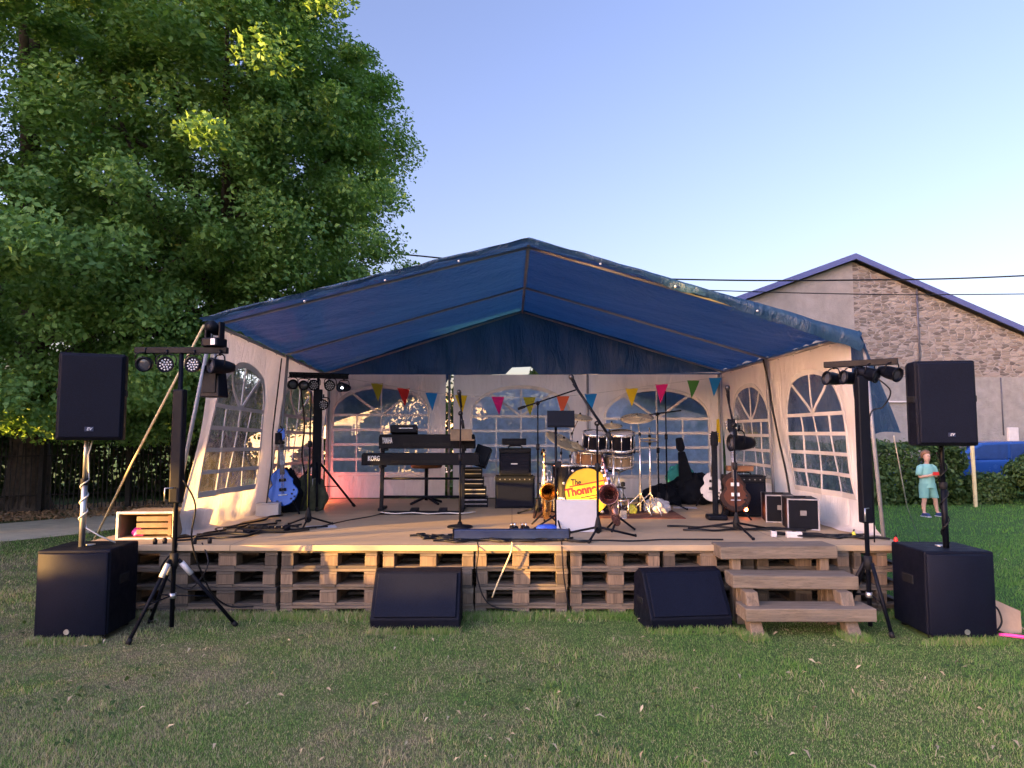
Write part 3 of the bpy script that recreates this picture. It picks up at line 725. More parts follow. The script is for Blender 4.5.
def subw(label, loc, rz, wd, dp, h):
    t = thing('subwoofer', label, 'subwoofer', loc, rz, 'subwoofers on the grass')
    mb = MB(); mb.box((0, dp / 2, h / 2 + .015), (wd, dp, h - .03)); cab = mb.build('cabinet', 'cab', t, bevel=.016, segs=3)
    mb = MB(); V = []; n = 28
    for i in range(n + 1):
        x = -wd / 2 + .012 + (wd - .024) * i / n; bow = -.045 * (1 - ((i / n) * 2 - 1) ** 2) - .012
        for z in (.035, h - .022): V.append((x, bow, z))
        for z in (.035, h - .022): V.append((x, .01, z))
    F = []
    for i in range(n): a = 4 * i; F += [(a, a + 1, a + 5, a + 4), (a + 2, a + 6, a + 7, a + 3), (a + 1, a + 3, a + 7, a + 5), (a, a + 4, a + 6, a + 2)]
    F += [(0, 2, 3, 1), (4 * n, 4 * n + 1, 4 * n + 3, 4 * n + 2)]
    mb.add(V, F); gr = mb.build('grille', 'grille', t, bevel=.005)
    for p_ in gr.data.polygons: p_.use_smooth = abs(p_.normal.y) > .5
    mb = MB(); mb.cyl((0, -.056, .075), (0, -.062, .075), .02, n=16); mb.build('badge', 'steel', gr)
    for s_ in (-1, 1):
        mb = MB(); mb.box((s_ * wd / 2, dp * .5, h * .62), (.012, .16, .07)); mb.build('handle', 'rubber', cab, bevel=.006)
        for y in (.06, dp - .06):
            mb = MB(); mb.cyl((s_ * (wd / 2 - .06), y, 0), (s_ * (wd / 2 - .06), y, .02), .025, n=10); mb.build('foot', 'rubber', cab)
    mb = MB(); mb.cyl((0, dp * .5, h), (0, dp * .5, h + .01), .035, n=14); mb.build('pole_socket', 'steel', cab)
    return t
subw('black subwoofer on the grass at left, its top corner lit by sun', (-3.36, 5.38, 0), R(5), .54, .48, .675)
subw('black subwoofer on the grass at right, beside a cardboard piece', (3.43, 5.38, 0), R(-2), .525, .50, .665)
for x, z0, z1, lb in ((-3.41, .675, 1.52, 'pale worn speaker pole rising from the left subwoofer'), (3.44, .665, 1.475, 'black speaker pole rising from the right subwoofer')):
    t = thing('speaker_pole', lb, 'pole', (x, 5.55, z0), 0, 'speaker poles')
    mb = MB(); mb.cyl((0, 0, 0), (0, 0, (z1 - z0) * .6), .0225, n=14); mb.build('lower_tube', 'steel' if x < 0 else 'black', t)
    mb = MB(); mb.cyl((0, 0, (z1 - z0) * .6), (0, 0, z1 - z0 + .12), .018, n=14); mb.build('upper_tube', 'steel' if x < 0 else 'black', t)
    mb = MB(); mb.lathe([(.023, 0), (.03, .005), (.03, .05), (.023, .055)], 14, (0, 0, (z1 - z0) * .57)); mb.build('collar', 'rubber', t)
# cable winding up the right pole; white strap on the left one
h_ = [(3.44 + .03 * math.cos(k * .55), 5.55 + .03 * math.sin(k * .55), .70 + k * .018) for k in range(44)]
rope('cable', 'thin black cable wound up the right speaker pole', 'cable', h_ , .006, 'cable')
h_ = [(-3.41 + .028 * math.cos(k * .5), 5.55 + .028 * math.sin(k * .5), .82 + k * .010) for k in range(40)]
rope('cable', 'white cable wound around the left speaker pole', 'cable', [(-3.2, 5.65, .69), (-3.3, 5.6, .75)] + h_ + [(-3.36, 5.5, 1.4), (-3.32, 5.48, 1.51)], .006, 'whitecable')

def wedge(label, loc, rz, wd):
    t = thing('wedge_monitor', label, 'stage monitor', loc, rz, 'wedge monitors on the grass')
    prof = [(0, .0), (-.02, .10), (.20, .43), (.30, .45), (.42, .38), (.45, .0)]   # (y, z)
    mb = MB(); n = len(prof)
    V = [(-wd / 2, y, z) for y, z in prof] + [(wd / 2, y, z) for y, z in prof]
    mb.add(V, [tuple(range(n)), tuple(range(2 * n - 1, n - 1, -1))] + [(i, (i + 1) % n, n + (i + 1) % n, n + i) for i in range(n)])
    cab = mb.build('cabinet', 'cab', t, bevel=.012, segs=3)
    a = Vector((0, -.02, .10)); b = Vector((0, .20, .43)); dirv = (b - a); L = dirv.length; ang = math.atan2(dirv.z, dirv.y)
    mb = MB(); c = (a + b) / 2 + Vector((0, -math.sin(ang), math.cos(ang))) * .006
    mb.box(c, (wd - .06, L - .03, .02), rot=(ang, 0, 0)); mb.build('grille', 'grille', t, bevel=.008, segs=3)
    for s_ in (-1, 1): mb = MB(); mb.box((s_ * wd / 2, .25, .2), (.012, .14, .05)); mb.build('handle', 'rubber', cab, bevel=.005)
    return t
wedge('black wedge monitor on the grass at centre left of the stage front', (-.77, 5.60, 0), R(1), .71)
wedge('black wedge monitor on the grass just left of the wooden steps', (1.43, 5.63, 0), R(7), .68)

# ------------------------------------------------------------------ wooden steps
st = thing('wooden_steps', 'rough wooden three-tread steps leading up to the stage', 'steps', (2.25, 5.7, 0), R(-1))
mb = MB(); mb.box((-.02, .30, .575), (.98, .28, .105), rot=(0, R(-.4), R(1.0))); mb.build('tread', 'stepwood', st, bevel=.008)
mb = MB(); mb.box((.03, .07, .375), (1.0, .26, .105), rot=(0, R(.3), R(-.5))); mb.build('tread', 'stepwood', st, bevel=.008)
mb = MB(); mb.box((.05, -.16, .175), (1.0, .26, .10), rot=(0, R(-.2), 0)); mb.build('tread', 'stepwood', st, bevel=.008)
for x in (-.36, .38):
    for nm, y, z0, z1 in (('post', .26, 0, .522), ('post', .15, .0, .322)):
        mb = MB(); mb.box((x, y, (z0 + z1) / 2), (.075, .085, z1 - z0)); mb.build(nm, 'stepwoodz', st, bevel=.006)
    mb = MB(); V = [(-.32, 0), (-.20, 0), (.12, .322), (.12, .322), (-.02, .322), (-.10, .125), (-.27, .125)]
    V = [(-.33, 0), (-.17, 0), (-.01, .322), (-.16, .322), (-.20, .225), (-.22, .125)]
    mb.add([(x - .05, y, z) for y, z in V] + [(x + .05, y, z) for y, z in V], [tuple(range(6)), tuple(range(11, 5, -1))] + [(i, (i + 1) % 6, 6 + (i + 1) % 6, 6 + i) for i in range(6)])
    mb.build('stringer', 'stepwoodz', st, bevel=.008)

# ------------------------------------------------------------------ lighting stands and lamps
def light_stand(label, loc, rz, H_, bar, thick, legs, hub, thickr=.045, r=.018, group='lighting stands', barrz=0, white=False):
    t = thing('lighting_stand', label, 'lighting stand', loc, rz, group)
    mb = MB(); mb.cyl((0, 0, .06), (0, 0, H_), r, n=12); mb.build('pole', 'black', t)
    mb = MB(); mb.box((0, 0, (thick[0] + thick[1]) / 2), (thickr * 2, thickr * 1.7, thick[1] - thick[0])); mb.build('mast_sleeve', 'black', t, bevel=.012)
    mb = MB(); mb.cyl((0, 0, hub - .05), (0, 0, hub + .05), .032, n=12); mb.build('collar', 'rubber', t)
    mb = MB(); mb.cyl((0, 0, .28), (0, 0, .32), .026, n=12); mb.build('clamp_ring', 'steel', t)
    for (fx, fy) in legs:
        a = Vector((0, 0, hub)); b = Vector((fx, fy, .01)); u = Vector((fx, fy, 0)).normalized() * .03
        mb = MB(); mb.cyl(a + u, b, .015, n=10); lg = mb.build('leg', 'black', t)
        if white: mb = MB(); mb.cyl(a.lerp(b, .05) + u, a.lerp(b, .22) + u * .8, .0215, n=10); mb.build('white_sleeve', 'whiteplastic', lg)
        mb = MB(); mb.cyl(b + (a - b).normalized() * .04, b - (a - b).normalized() * .005, .02, n=10); mb.build('foot', 'rubber', lg)
        mb = MB(); mb.cyl((u.x * .7, u.y * .7, .3 if hub > .4 else hub * .35), a.lerp(b, .55), .006, n=6); mb.build('brace', 'black', t)
    mb = MB(); mb.tube([(-.0, -thickr, thick[0] + .12), (-.05, -thickr - .04, thick[0] + .12), (-.05, -thickr - .04, thick[0] + .02)], .006, 6); mb.build('winch_handle', 'steel', t)
    q = Matrix.Rotation(barrz, 3, 'Z')
    if bar:
        mb = MB(); mb.box((0, 0, H_), (bar, .05, .05), rot=(0, 0, barrz)); mb.build('crossbar', 'black', t, bevel=.004)
    return t
light_stand('tripod lighting stand at front left with white-sleeved legs and a T-bar', (-2.66, 5.52, 0), 0, 2.235, .74, (1.02, 1.92), [(-.19, -.27), (.41, .24), (-.34, .33)], .58, white=True)
light_stand('tripod lighting stand at front right with a tilted T-bar of spotlights', (2.815, 5.55, 0), 0, 2.135, .54, (.86, 2.03), [(.10, -.13), (.02, .45), (-.12, .38)], .55, barrz=R(-34))
light_stand('tall black lighting stand at the back left corner inside the tent', (-2.52, 8.95, DZ), R(20), 1.72, .76, (.28, 1.55), [(.52, .25), (-.42, .35), (.0, -.2)], .62, .055)
def par(label, loc, rz, tilt, style, group, lit=False, s=1.0):
    t = thing('stage_light', label, 'stage light', loc, rz, group, rx=tilt)
    mb = MB()
    if style == 'disc':
        mb.lathe([(0, .09), (.05, .085), (.075, .05), (.088, .0), (.09, -.012), (.078, -.012), (.076, .004), (0, .004)], 20, ax=(0, 1, 0))
        mb.build('housing', 'black', t)
        mb = MB()
        for k, (rr, n) in enumerate(((0, 1), (.03, 6), (.058, 11))):
            for i in range(n):
                a = 2 * PI * i / n; mb.lathe([(0, -.008), (.008, -.006), (.011, .0), (.011, .003)], 8, (rr * math.cos(a), 0, rr * math.sin(a)), (0, 1, 0))
        ln = mb.build('led_array', 'led', t)
    else:
        mb.lathe([(0, .17), (.045, .165), (.058, .12), (.07, .06), (.075, -.06), (.082, -.062), (.082, -.075), (.06, -.075), (.06, -.05), (0, -.05)], 18, ax=(0, 1, 0))
        mb.build('housing', 'black', t)
        mb = MB(); mb.lathe([(0, -.062), (.03, -.06), (.058, -.052)], 16, ax=(0, 1, 0)); ln = mb.build('lens', 'lensglass', t)
        if lit: mb = MB(); mb.lathe([(0, -.07), (.012, -.068), (.014, -.06)], 10, (.02, 0, -.01), (0, 1, 0)); mb.build('bulb', 'whitelamp', ln)
    mb = MB(); mb.tube(smoothpath([(-.096, .02, 0), (-.1, .02, .07), (-.06, .02, .115), (.06, .02, .115), (.1, .02, .07), (.096, .02, 0)], 4), .007, 6); mb.cyl((0, .02, .11), (0, .02, .17), .012, n=8)
    mb.build('yoke', 'black', t)
    t.scale = (s, s, s)
    return t
G1 = 'lamps on the front left stand'
par('dark spotlight at the outer left end of the front left T-bar', (-2.94, 5.5, 2.125), R(15), R(10), 'can', G1, s=.75)
par('round multi-LED lamp just left of the front left mast', (-2.76, 5.47, 2.115), R(10), R(-4), 'disc', G1, s=.72)
par('round multi-LED lamp just right of the front left mast', (-2.545, 5.47, 2.115), R(-8), R(-4), 'disc', G1, s=.72)
par('small spotlight at the inner right end of the front left T-bar', (-2.345, 5.47, 2.10), R(-40), R(0), 'can', G1, s=.8)
t = thing('moving_head', 'black moving head light standing on the front left T-bar end', 'stage light', (-2.40, 5.52, 2.262), R(-15))
mb = MB(); mb.box((0, 0, .035), (.15, .13, .07)); mb.build('base', 'black', t, bevel=.01)
mb = MB(); mb.box((-.065, 0, .13), (.02, .06, .14)); mb.box((.065, 0, .13), (.02, .06, .14)); mb.build('yoke', 'black', t, bevel=.006)
mb = MB(); mb.lathe([(0, -.075), (.03, -.07), (.048, -.03), (.05, .05), (.035, .075), (0, .08)], 16, (0, 0, .15), (0, -1, .3)); mb.build('head', 'black', t)
mb = MB(); mb.box((.04, -.068, .035), (.04, .006, .05)); mb.build('sticker', 'label_white', t)
t = thing('black_box_light', 'black box-shaped floodlight hanging below the front left T-bar', 'stage light', (-2.42, 5.6, 1.86), R(-10))
mb = MB(); mb.box((0, 0, .13), (.17, .14, .26), taper=(.72, .8)); mb.build('housing', 'black', t, bevel=.008)
mb = MB(); mb.box((0, -.073, .12), (.11, .006, .17)); mb.build('front_panel', 'rubber', t, bevel=.004)
mb = MB(); mb.cyl((0, 0, .25), (0, 0, .36), .012, n=8); mb.build('hanger', 'steel', t)
G2 = 'lamps on the front right stand'
for k, (s_, rz, lb) in enumerate(((-.215, R(-78), 'black can spotlight at the outer left end of the right T-bar'), (-.09, R(-78), 'black can spotlight just left of the right mast'), (.07, R(38), 'black can spotlight just right of the right mast'), (.225, R(22), 'black can spotlight at the outer right end of the right T-bar'))):
    q = Matrix.Rotation(R(-34), 3, 'Z') @ Vector((s_, 0, 0))
    par(lb, (2.815 + q.x, 5.55 + q.y, 2.02 + (.0 if k < 2 else .02)), rz, R(-4) if k < 2 else R(18), 'can', G2, s=.72)
G3 = 'lamps on the inner back left stand'
q20 = Matrix.Rotation(R(20), 3, 'Z')
for s_, rz, stl, dz, lit, lb in ((-.33, R(35), 'can', 0, False, 'dark can lamp at the left end of the inner bar'), (-.18, R(10), 'can', -.01, False, 'dark can lamp second from the left on the inner bar'), (-.06, R(0), 'disc', 0, False, 'round LED lamp left of the inner mast'),
                       (.14, R(-5), 'disc', 0, False, 'round LED lamp right of the inner mast'), (.31, R(-20), 'can', -.02, True, 'lit white can lamp at the right end of the inner bar'), (.06, R(-5), 'disc', -.25, False, 'round LED lamp clamped low on the inner mast')):
    v = q20 @ Vector((s_, -.06, 0)); par(lb, (-2.52 + v.x, 8.95 + v.y, DZ + 1.60 + dz), rz, 0, stl, G3, lit, s=.8)
mb = MB()
for i in range(9): mb.cyl((-.36 + i * .09, -.04, 1.75), (-.36 + i * .09, .04, 1.75), .012, n=6)
v = thing('clamp_rail', 'black rail with clamps on top of the inner lighting stand', 'clamp rail', (-2.52, 8.95, DZ), R(20)); mb.build('clamps', 'black', v)
mb = MB(); mb.box((0, 0, 1.757), (.78, .03, .02)); mb.build('rail', 'black', v)
par('dark cylindrical stage lamp in front of the right wall window, on the microphone stand', (2.28, 7.0, 1.48), R(-80), 0, 'can', None, s=1.05)
# floor uplighter (lit)
up = thing('floor_lamp', 'small glowing orange lamp on the deck near the back left corner', 'floor lamp', (-2.78, 10.05, DZ), R(20))
mb = MB(); mb.box((0, 0, .06), (.15, .1, .11)); mb.build('housing', 'brownwood', up, bevel=.015)
mb = MB(); mb.lathe([(0, -.012), (.04, -.008), (.05, .0)], 14, (0, -.055, .06), (0, 1, 0)); mb.build('lens', 'orangelamp', up)
ld = bpy.data.lights.new('floor_lamp_glow', 'POINT'); ld.energy = 1.0; ld.color = (1, .16, .10); ld.shadow_soft_size = .05
lo = bpy.data.objects.new('floor_lamp_glow', ld); COL.objects.link(lo); lo.parent = up; lo.location = (.02, .22, .16)

# ------------------------------------------------------------------ microphone stands
def mic_stand(label, loc, rz, h, boom=None, base='tripod', legr=.34, rad=.011, group='microphone stands', m='black'):
    t = thing('microphone_stand', label, 'microphone stand', loc, rz, group)
    if base == 'tripod':
        for k in range(3):
            a = R(20 + 120 * k); e = Vector((legr * math.cos(a), legr * math.sin(a), .012))
            mb = MB(); mb.cyl((0, 0, .10), e, rad * .9, n=8); mb.cyl(e + Vector((0, 0, .0)) * 1, e * 1.03, rad * 1.3, n=8); mb.build('leg', m, t)
        mb = MB(); mb.lathe([(.012, .04), (.035, .06), (.035, .1), (.022, .16), (.012, .2)], 12); mb.build('leg_hub', 'rubber', t)
    else:
        mb = MB(); mb.lathe([(0, 0), (.13, 0), (.135, .008), (.12, .02), (.03, .03), (.018, .06), (0, .06)], 24); mb.build('round_base', m, t)
    mb = MB(); mb.cyl((0, 0, .06), (0, 0, h * .6), rad, n=10); mb.cyl((0, 0, h * .6), (0, 0, h), rad * .75, n=10); mb.build('pole', m, t)
    mb = MB(); mb.lathe([(rad, 0), (rad * 1.9, .005), (rad * 1.9, .07), (rad, .075)], 10, (0, 0, h * .58)); mb.build('clutch', 'rubber', t)
    if boom:
        a, b, br = Vector(boom[0]), Vector(boom[1]), boom[2]
        mb = MB(); mb.cyl(a, b, br, n=8); mb.build('boom', m, t)
        mb = MB(); mb.lathe([(.01, -.02), (.026, -.014), (.026, .014), (.01, .02)], 10, (0, 0, h), (0, 1, 0)); mb.build('boom_clamp', 'rubber', t)
        mb = MB(); mb.cyl(a, a + (b - a).normalized() * .09, br * 1.9, n=10); mb.build('counterweight', 'rubber', t)
    return t
def mic(label, tip, dirv, group='microphones'):
    t = thing('microphone', label, 'microphone', tip, 0, group); dv = Vector(dirv).normalized()
    mb = MB(); mb.lathe([(0, -.03), (.018, -.024), (.025, -.008), (.025, .006), (.019, .02)], 14, ax=-dv); mb.build('grille', 'micmesh', t)
    mb = MB(); mb.lathe([(.018, .018), (.016, .06), (.011, .16), (0, .165)], 12, ax=-dv); mb.build('handle', 'black', t)
mic_stand('microphone stand beside the blue guitar, with cables hung on it', (-2.136, 7.32, DZ), R(15), 1.42, None, 'tripod', .26)
mic_stand('thin vocal microphone stand in front of the keyboards', (-.54, 7.24, DZ), 0, 1.18, ((.03, 0, 1.02), (-.01, 0, 1.34), .008), 'round')
mic('vocal microphone above the keyboards', (-.555, 7.22, DZ + 1.40), (-.15, -.15, 1))
mic_stand('tall overhead boom microphone stand behind the upright saxophone', (.31, 8.3, DZ), 0, 1.34, ((-.24, 0, 1.27), (.46, 0, 1.5), .009), 'tripod', .3)
mic_stand('big boom microphone stand in front of the yellow bass drum', (.80, 6.5, DZ), R(-10), 1.06, ((.14, 0, .90), (-.22, 0, 1.44), .013), 'tripod', .36, .012)
mic('microphone at the upper end of the big boom', (.565, 6.54, DZ + 1.50), (-.5, 0, 1))
mic_stand('boom microphone stand right of the cymbals, boom pointing right', (1.96, 9.3, DZ), 0, 1.24, ((-.36, 0, 1.20), (.32, 0, 1.29), .010), 'tripod', .34)
mic_stand('straight tall stand right behind the cymbals', (2.06, 9.25, DZ), R(40), 1.55, None, 'tripod', .36)
mic_stand('vocal microphone stand with spread tripod legs, right, by the guitars', (2.19, 6.82, DZ), R(10), 1.05, ((.03, .02, .92), (-.04, .05, 1.36), .010), 'tripod', .46, .012)
mic('microphone on top of the right vocal stand', (2.145, 6.85, DZ + 1.42), (-.1, -.1, 1))

# music stand with black desk, plus white board
t = thing('music_stand', 'music stand with a black desk in front of the drum kit', 'music stand', (.44, 6.95, DZ))
mb = MB(); mb.cyl((0, 0, .02), (0, 0, 1.16), .013, n=10); mb.build('pole', 'black', t)
for k in range(3): a = R(40 + 120 * k); mb = MB(); mb.cyl((0, 0, .16), (.24 * math.cos(a), .24 * math.sin(a), .01), .009, n=8); mb.build('leg', 'black', t)
mb = MB(); mb.box((.05, -.03, 1.12), (.275, .012, .165), rot=(R(-18), 0, 0)); mb.box((.05, -.05, 1.035), (.275, .05, .012)); mb.build('desk', 'black', t, bevel=.004)
mb = MB(); mb.box((.02, -.02, .66), (.06, .06, .06)); mb.cyl((.02, -.03, .66), (-.12, -.03, .67), .012, n=8); mb.build('clamp', 'rubber', t, bevel=.008)
t = thing('white_board', 'blank white board standing on the deck in front of the bass drum', 'board', (.645, 6.85, DZ + .002))
mb = MB(); mb.box((0, .03, .157), (.41, .012, .315), rot=(R(-7), 0, 0)); mb.build('panel', 'paper', t, bevel=.003)
mb = MB(); mb.box((0, .075, .10), (.05, .012, .2), rot=(R(18), 0, 0)); mb.build('prop', 'tanwood', t)
t = thing('led_bar', 'long blue-black light bar lying at the front edge of the deck', 'light bar', (-.005, 6.33, DZ))
mb = MB(); mb.box((0, 0, .06), (1.04, .08, .085)); mb.build('housing', 'ledbar', t, bevel=.008)
for x in (-.4, .4): mb = MB(); mb.box((x, 0, .012), (.04, .11, .02)); mb.build('foot', 'black', t)
for x in (-.524, .524): mb = MB(); mb.box((x, 0, .06), (.012, .09, .095)); mb.build('end_cap', 'black', t, bevel=.003)

# ------------------------------------------------------------------ keyboards
def keyboard(label, loc, wd, dp, h, brand, x0, fitw):
    t = thing('keyboard', label, 'keyboard', loc, R(1), 'keyboards on the stand')
    mb = MB(); mb.prism([(-wd / 2, 0), (wd / 2, 0), (wd / 2, h * .8), (wd / 2 - .012, h), (-wd / 2 + .012, h), (-wd / 2, h * .8)], 0, dp * .45)
    mb.box((0, dp * .72, h * .3), (wd, dp * .56, h * .6)); body = mb.build('body', 'black', t, bevel=.006)
    mb = MB(); mb.box((0, dp * .75, h * .66), (wd * .93, dp * .45, .02)); mb.build('keys', 'whiteplastic', t, bevel=.003)
    mb = MB(); mb.box((0, -.004, h * .3), (wd * .5, .006, h * .22)); mb.build('socket_panel', 'rubber', body)
    text_part('brand_lettering', brand, h * .55, 'label_white', body, Matrix.Translation((x0, -.004, h * .55)) @ FRONT, .001, 0, .003, fit=fitw)
    return t
keyboard('lower long keyboard on the two-tier stand', (-1.17, 8.85, 1.18), 1.50, .33, .155, 'KORG', -.59, .15)
keyboard('upper shorter keyboard on the two-tier stand', (-1.10, 8.95, 1.39), 1.24, .30, .185, 'YAMAHA', -.51, .13)
t = thing('sound_module', 'small black module box on top of the upper keyboard', 'module', (-1.40, 8.98, 1.578), R(2))
mb = MB(); mb.box((0, 0, .055), (.34, .16, .10), rot=(R(-10), 0, 0)); mb.build('housing', 'black', t, bevel=.008)
mb = MB(); mb.box((.03, -.085, .075), (.18, .004, .01), rot=(R(-10), 0, 0)); mb.build('slot', 'label_white', t)
t = thing('sheet_tray', 'tan wooden tray with papers at the right end of the upper keyboard', 'tray', (-.62, 8.7, 1.49), R(4))
mb = MB(); mb.box((0, 0, .012), (.30, .2, .02)); mb.build('shelf', 'tanwood', t, bevel=.004)
mb = MB(); mb.box((-.02, .08, .085), (.27, .012, .13), rot=(R(-12), 0, 0)); mb.build('back_panel', 'tanwood', t, bevel=.004)
t = thing('keyboard_stand', 'black two-tier metal keyboard stand at the left of the stage', 'keyboard stand', (-1.15, 8.98, DZ))
for s_ in (-1, 1):
    x = .52 * s_
    mb = MB(); mb.box((x, -.04, .44), (.045, .045, .82), rot=(R(-4), 0, 0)); mb.build('leg', 'black', t, bevel=.004)
    mb = MB(); mb.box((x, .02, .018), (.05, .42, .036)); mb.build('foot', 'black', t, bevel=.006)
    mb = MB(); mb.box((x, .1, .767), (.04, .36, .03)); mb.build('arm', 'black', t, bevel=.004); mb = MB(); mb.box((x, .0, .557), (.04, .34, .03)); mb.build('arm', 'black', t, bevel=.004)
for z in (.17, .40): mb = MB(); mb.cyl((-.52, -.03, z), (.52, -.03, z), .015, n=8); mb.build('crossbar', 'black', t)
t = thing('keyboard_stool', 'round stool with brown seat underneath the lower keyboard', 'stool', (-1.2, 9.75, DZ))
mb = MB(); mb.lathe([(0, .5), (.2, .5), (.225, .53), (.22, .57), (.16, .59), (0, .595)], 24); mb.build('seat', 'brownwood', t)
mb = MB(); mb.cyl((0, 0, .05), (0, 0, .5), .025, n=12); mb.build('pole', 'black', t)
for k in range(4): a = R(45 + 90 * k); mb = MB(); mb.cyl((0, 0, .1), (.27 * math.cos(a), .27 * math.sin(a), .015), .018, n=8); mb.build('leg', 'black', t)
t = thing('pedal_mat', 'dark mat with pedals and white cable under the keyboard stand', 'mat', (-1.1, 8.55, DZ + .004))
mb = MB(); mb.box((0, 0, .006), (1.0, .34, .01)); mb.build('mat_sheet', 'bag', t)
for x in (-.1, .25): mb = MB(); mb.box((x, .02, .03), (.1, .2, .035), rot=(R(6), 0, 0)); mb.build('pedal', 'black', t, bevel=.005)
rope('cable', 'wavy white cable lying in front of the keyboard stand', 'cable', smoothpath([(-1.6, 8.5, DZ + .02), (-1.4, 8.35, DZ + .02), (-1.2, 8.45, DZ + .02), (-1.0, 8.33, DZ + .02), (-.8, 8.42, DZ + .02), (-.6, 8.38, DZ + .02), (-.45, 8.55, DZ + .02)]), .008, 'whitecable')
# stepped stack of cases and tilted monitor
for k, (wd, z) in enumerate(((.36, 0), (.33, .13), (.28, .26), (.25, .39))):
    t = thing('equipment_case', ['bottom widest black case of the stepped stack by the keyboards', 'second black case up in the stepped stack', 'third black case up in the stepped stack', 'top narrowest black case of the stepped stack'][k], 'case', (-.50 - .01 * k, 9.3 + .06 * k, DZ + z), R(2), 'stepped stack of cases')
    mb = MB(); mb.box((0, .15, .062), (wd, .34, .122)); mb.build('body', 'black', t, bevel=.006)
    mb = MB(); mb.box((0, -.024, .10), (wd - .03, .006, .012)); mb.box((0, -.024, .045), (wd - .03, .006, .008)); mb.build('trim', 'trimgrey', t)
t = thing('tilted_speaker', 'small tilted black speaker on top of the stepped case stack', 'speaker', (-.42, 9.4, DZ + .53), R(-8))
mb = MB(); mb.box((0, .05, .14), (.2, .16, .28), rot=(R(-12), R(18), 0)); mb.build('cabinet', 'black', t, bevel=.01)
# centre amplifier stack
def amp(label, loc, rz, wd, dp, h, knobs=True, group='guitar amplifiers', band=.14):
    t = thing('amplifier', label, 'amplifier', loc, rz, group)
    mb = MB(); mb.box((0, dp / 2, h / 2), (wd, dp, h)); cab = mb.build('cabinet', 'bag', t, bevel=.014)
    mb = MB(); mb.box((0, -.004, h * (.5 - band / 2)), (wd - .05, .012, h * (1 - band) - .05)); mb.build('grille', 'grille', t, bevel=.004)
    mb = MB(); mb.box((0, -.006, h * (1 - band / 2) - .012), (wd - .05, .012, h * band * .7)); pn = mb.build('control_panel', 'rubber', t)
    if knobs:
        mb = MB()
        for i in range(7): mb.cyl((-wd * .38 + i * wd * .125, -.012, h * (1 - band / 2) - .012), (-wd * .38 + i * wd * .125, -.024, h * (1 - band / 2) - .012), .008, n=8)
        mb.build('knobs', 'knob', pn)
    for s_ in (-1, 1):
        mb = MB()
        for z in (.02, h - .02): mb.box((s_ * (wd / 2 - .012), .012, z), (.03, .035, .045))
        mb.build('corner_guard', 'rubber', cab, bevel=.006)
    mb = MB(); mb.tube(smoothpath([(-.09, dp / 2, h), (-.07, dp / 2, h + .03), (.07, dp / 2, h + .03), (.09, dp / 2, h)], 4), .008, 6); mb.build('handle', 'rubber', cab)
    return t
a1 = amp('big black amplifier cabinet at the bottom of the centre stack', (.04, 9.15, DZ), R(1), .52, .34, .42)
a2 = amp('black combo amplifier on top of the centre stack', (.04, 9.18, DZ + .425), R(-2), .42, .28, .36, False)
mb = MB(); mb.box((-.01, -.013, .155), (.085, .008, .014)); mb.build('name_plate', 'label_white', a2)
t = thing('amp_head', 'small black box lying on top of the centre amplifier stack', 'amplifier head', (.03, 9.22, DZ + .82), R(3))
mb = MB(); mb.box((0, .08, .05), (.32, .2, .09)); mb.build('body', 'black', t, bevel=.008)
mb = MB(); mb.box((.0, -.022, .05), (.2, .004, .02)); mb.build('control_panel', 'rubber', t)

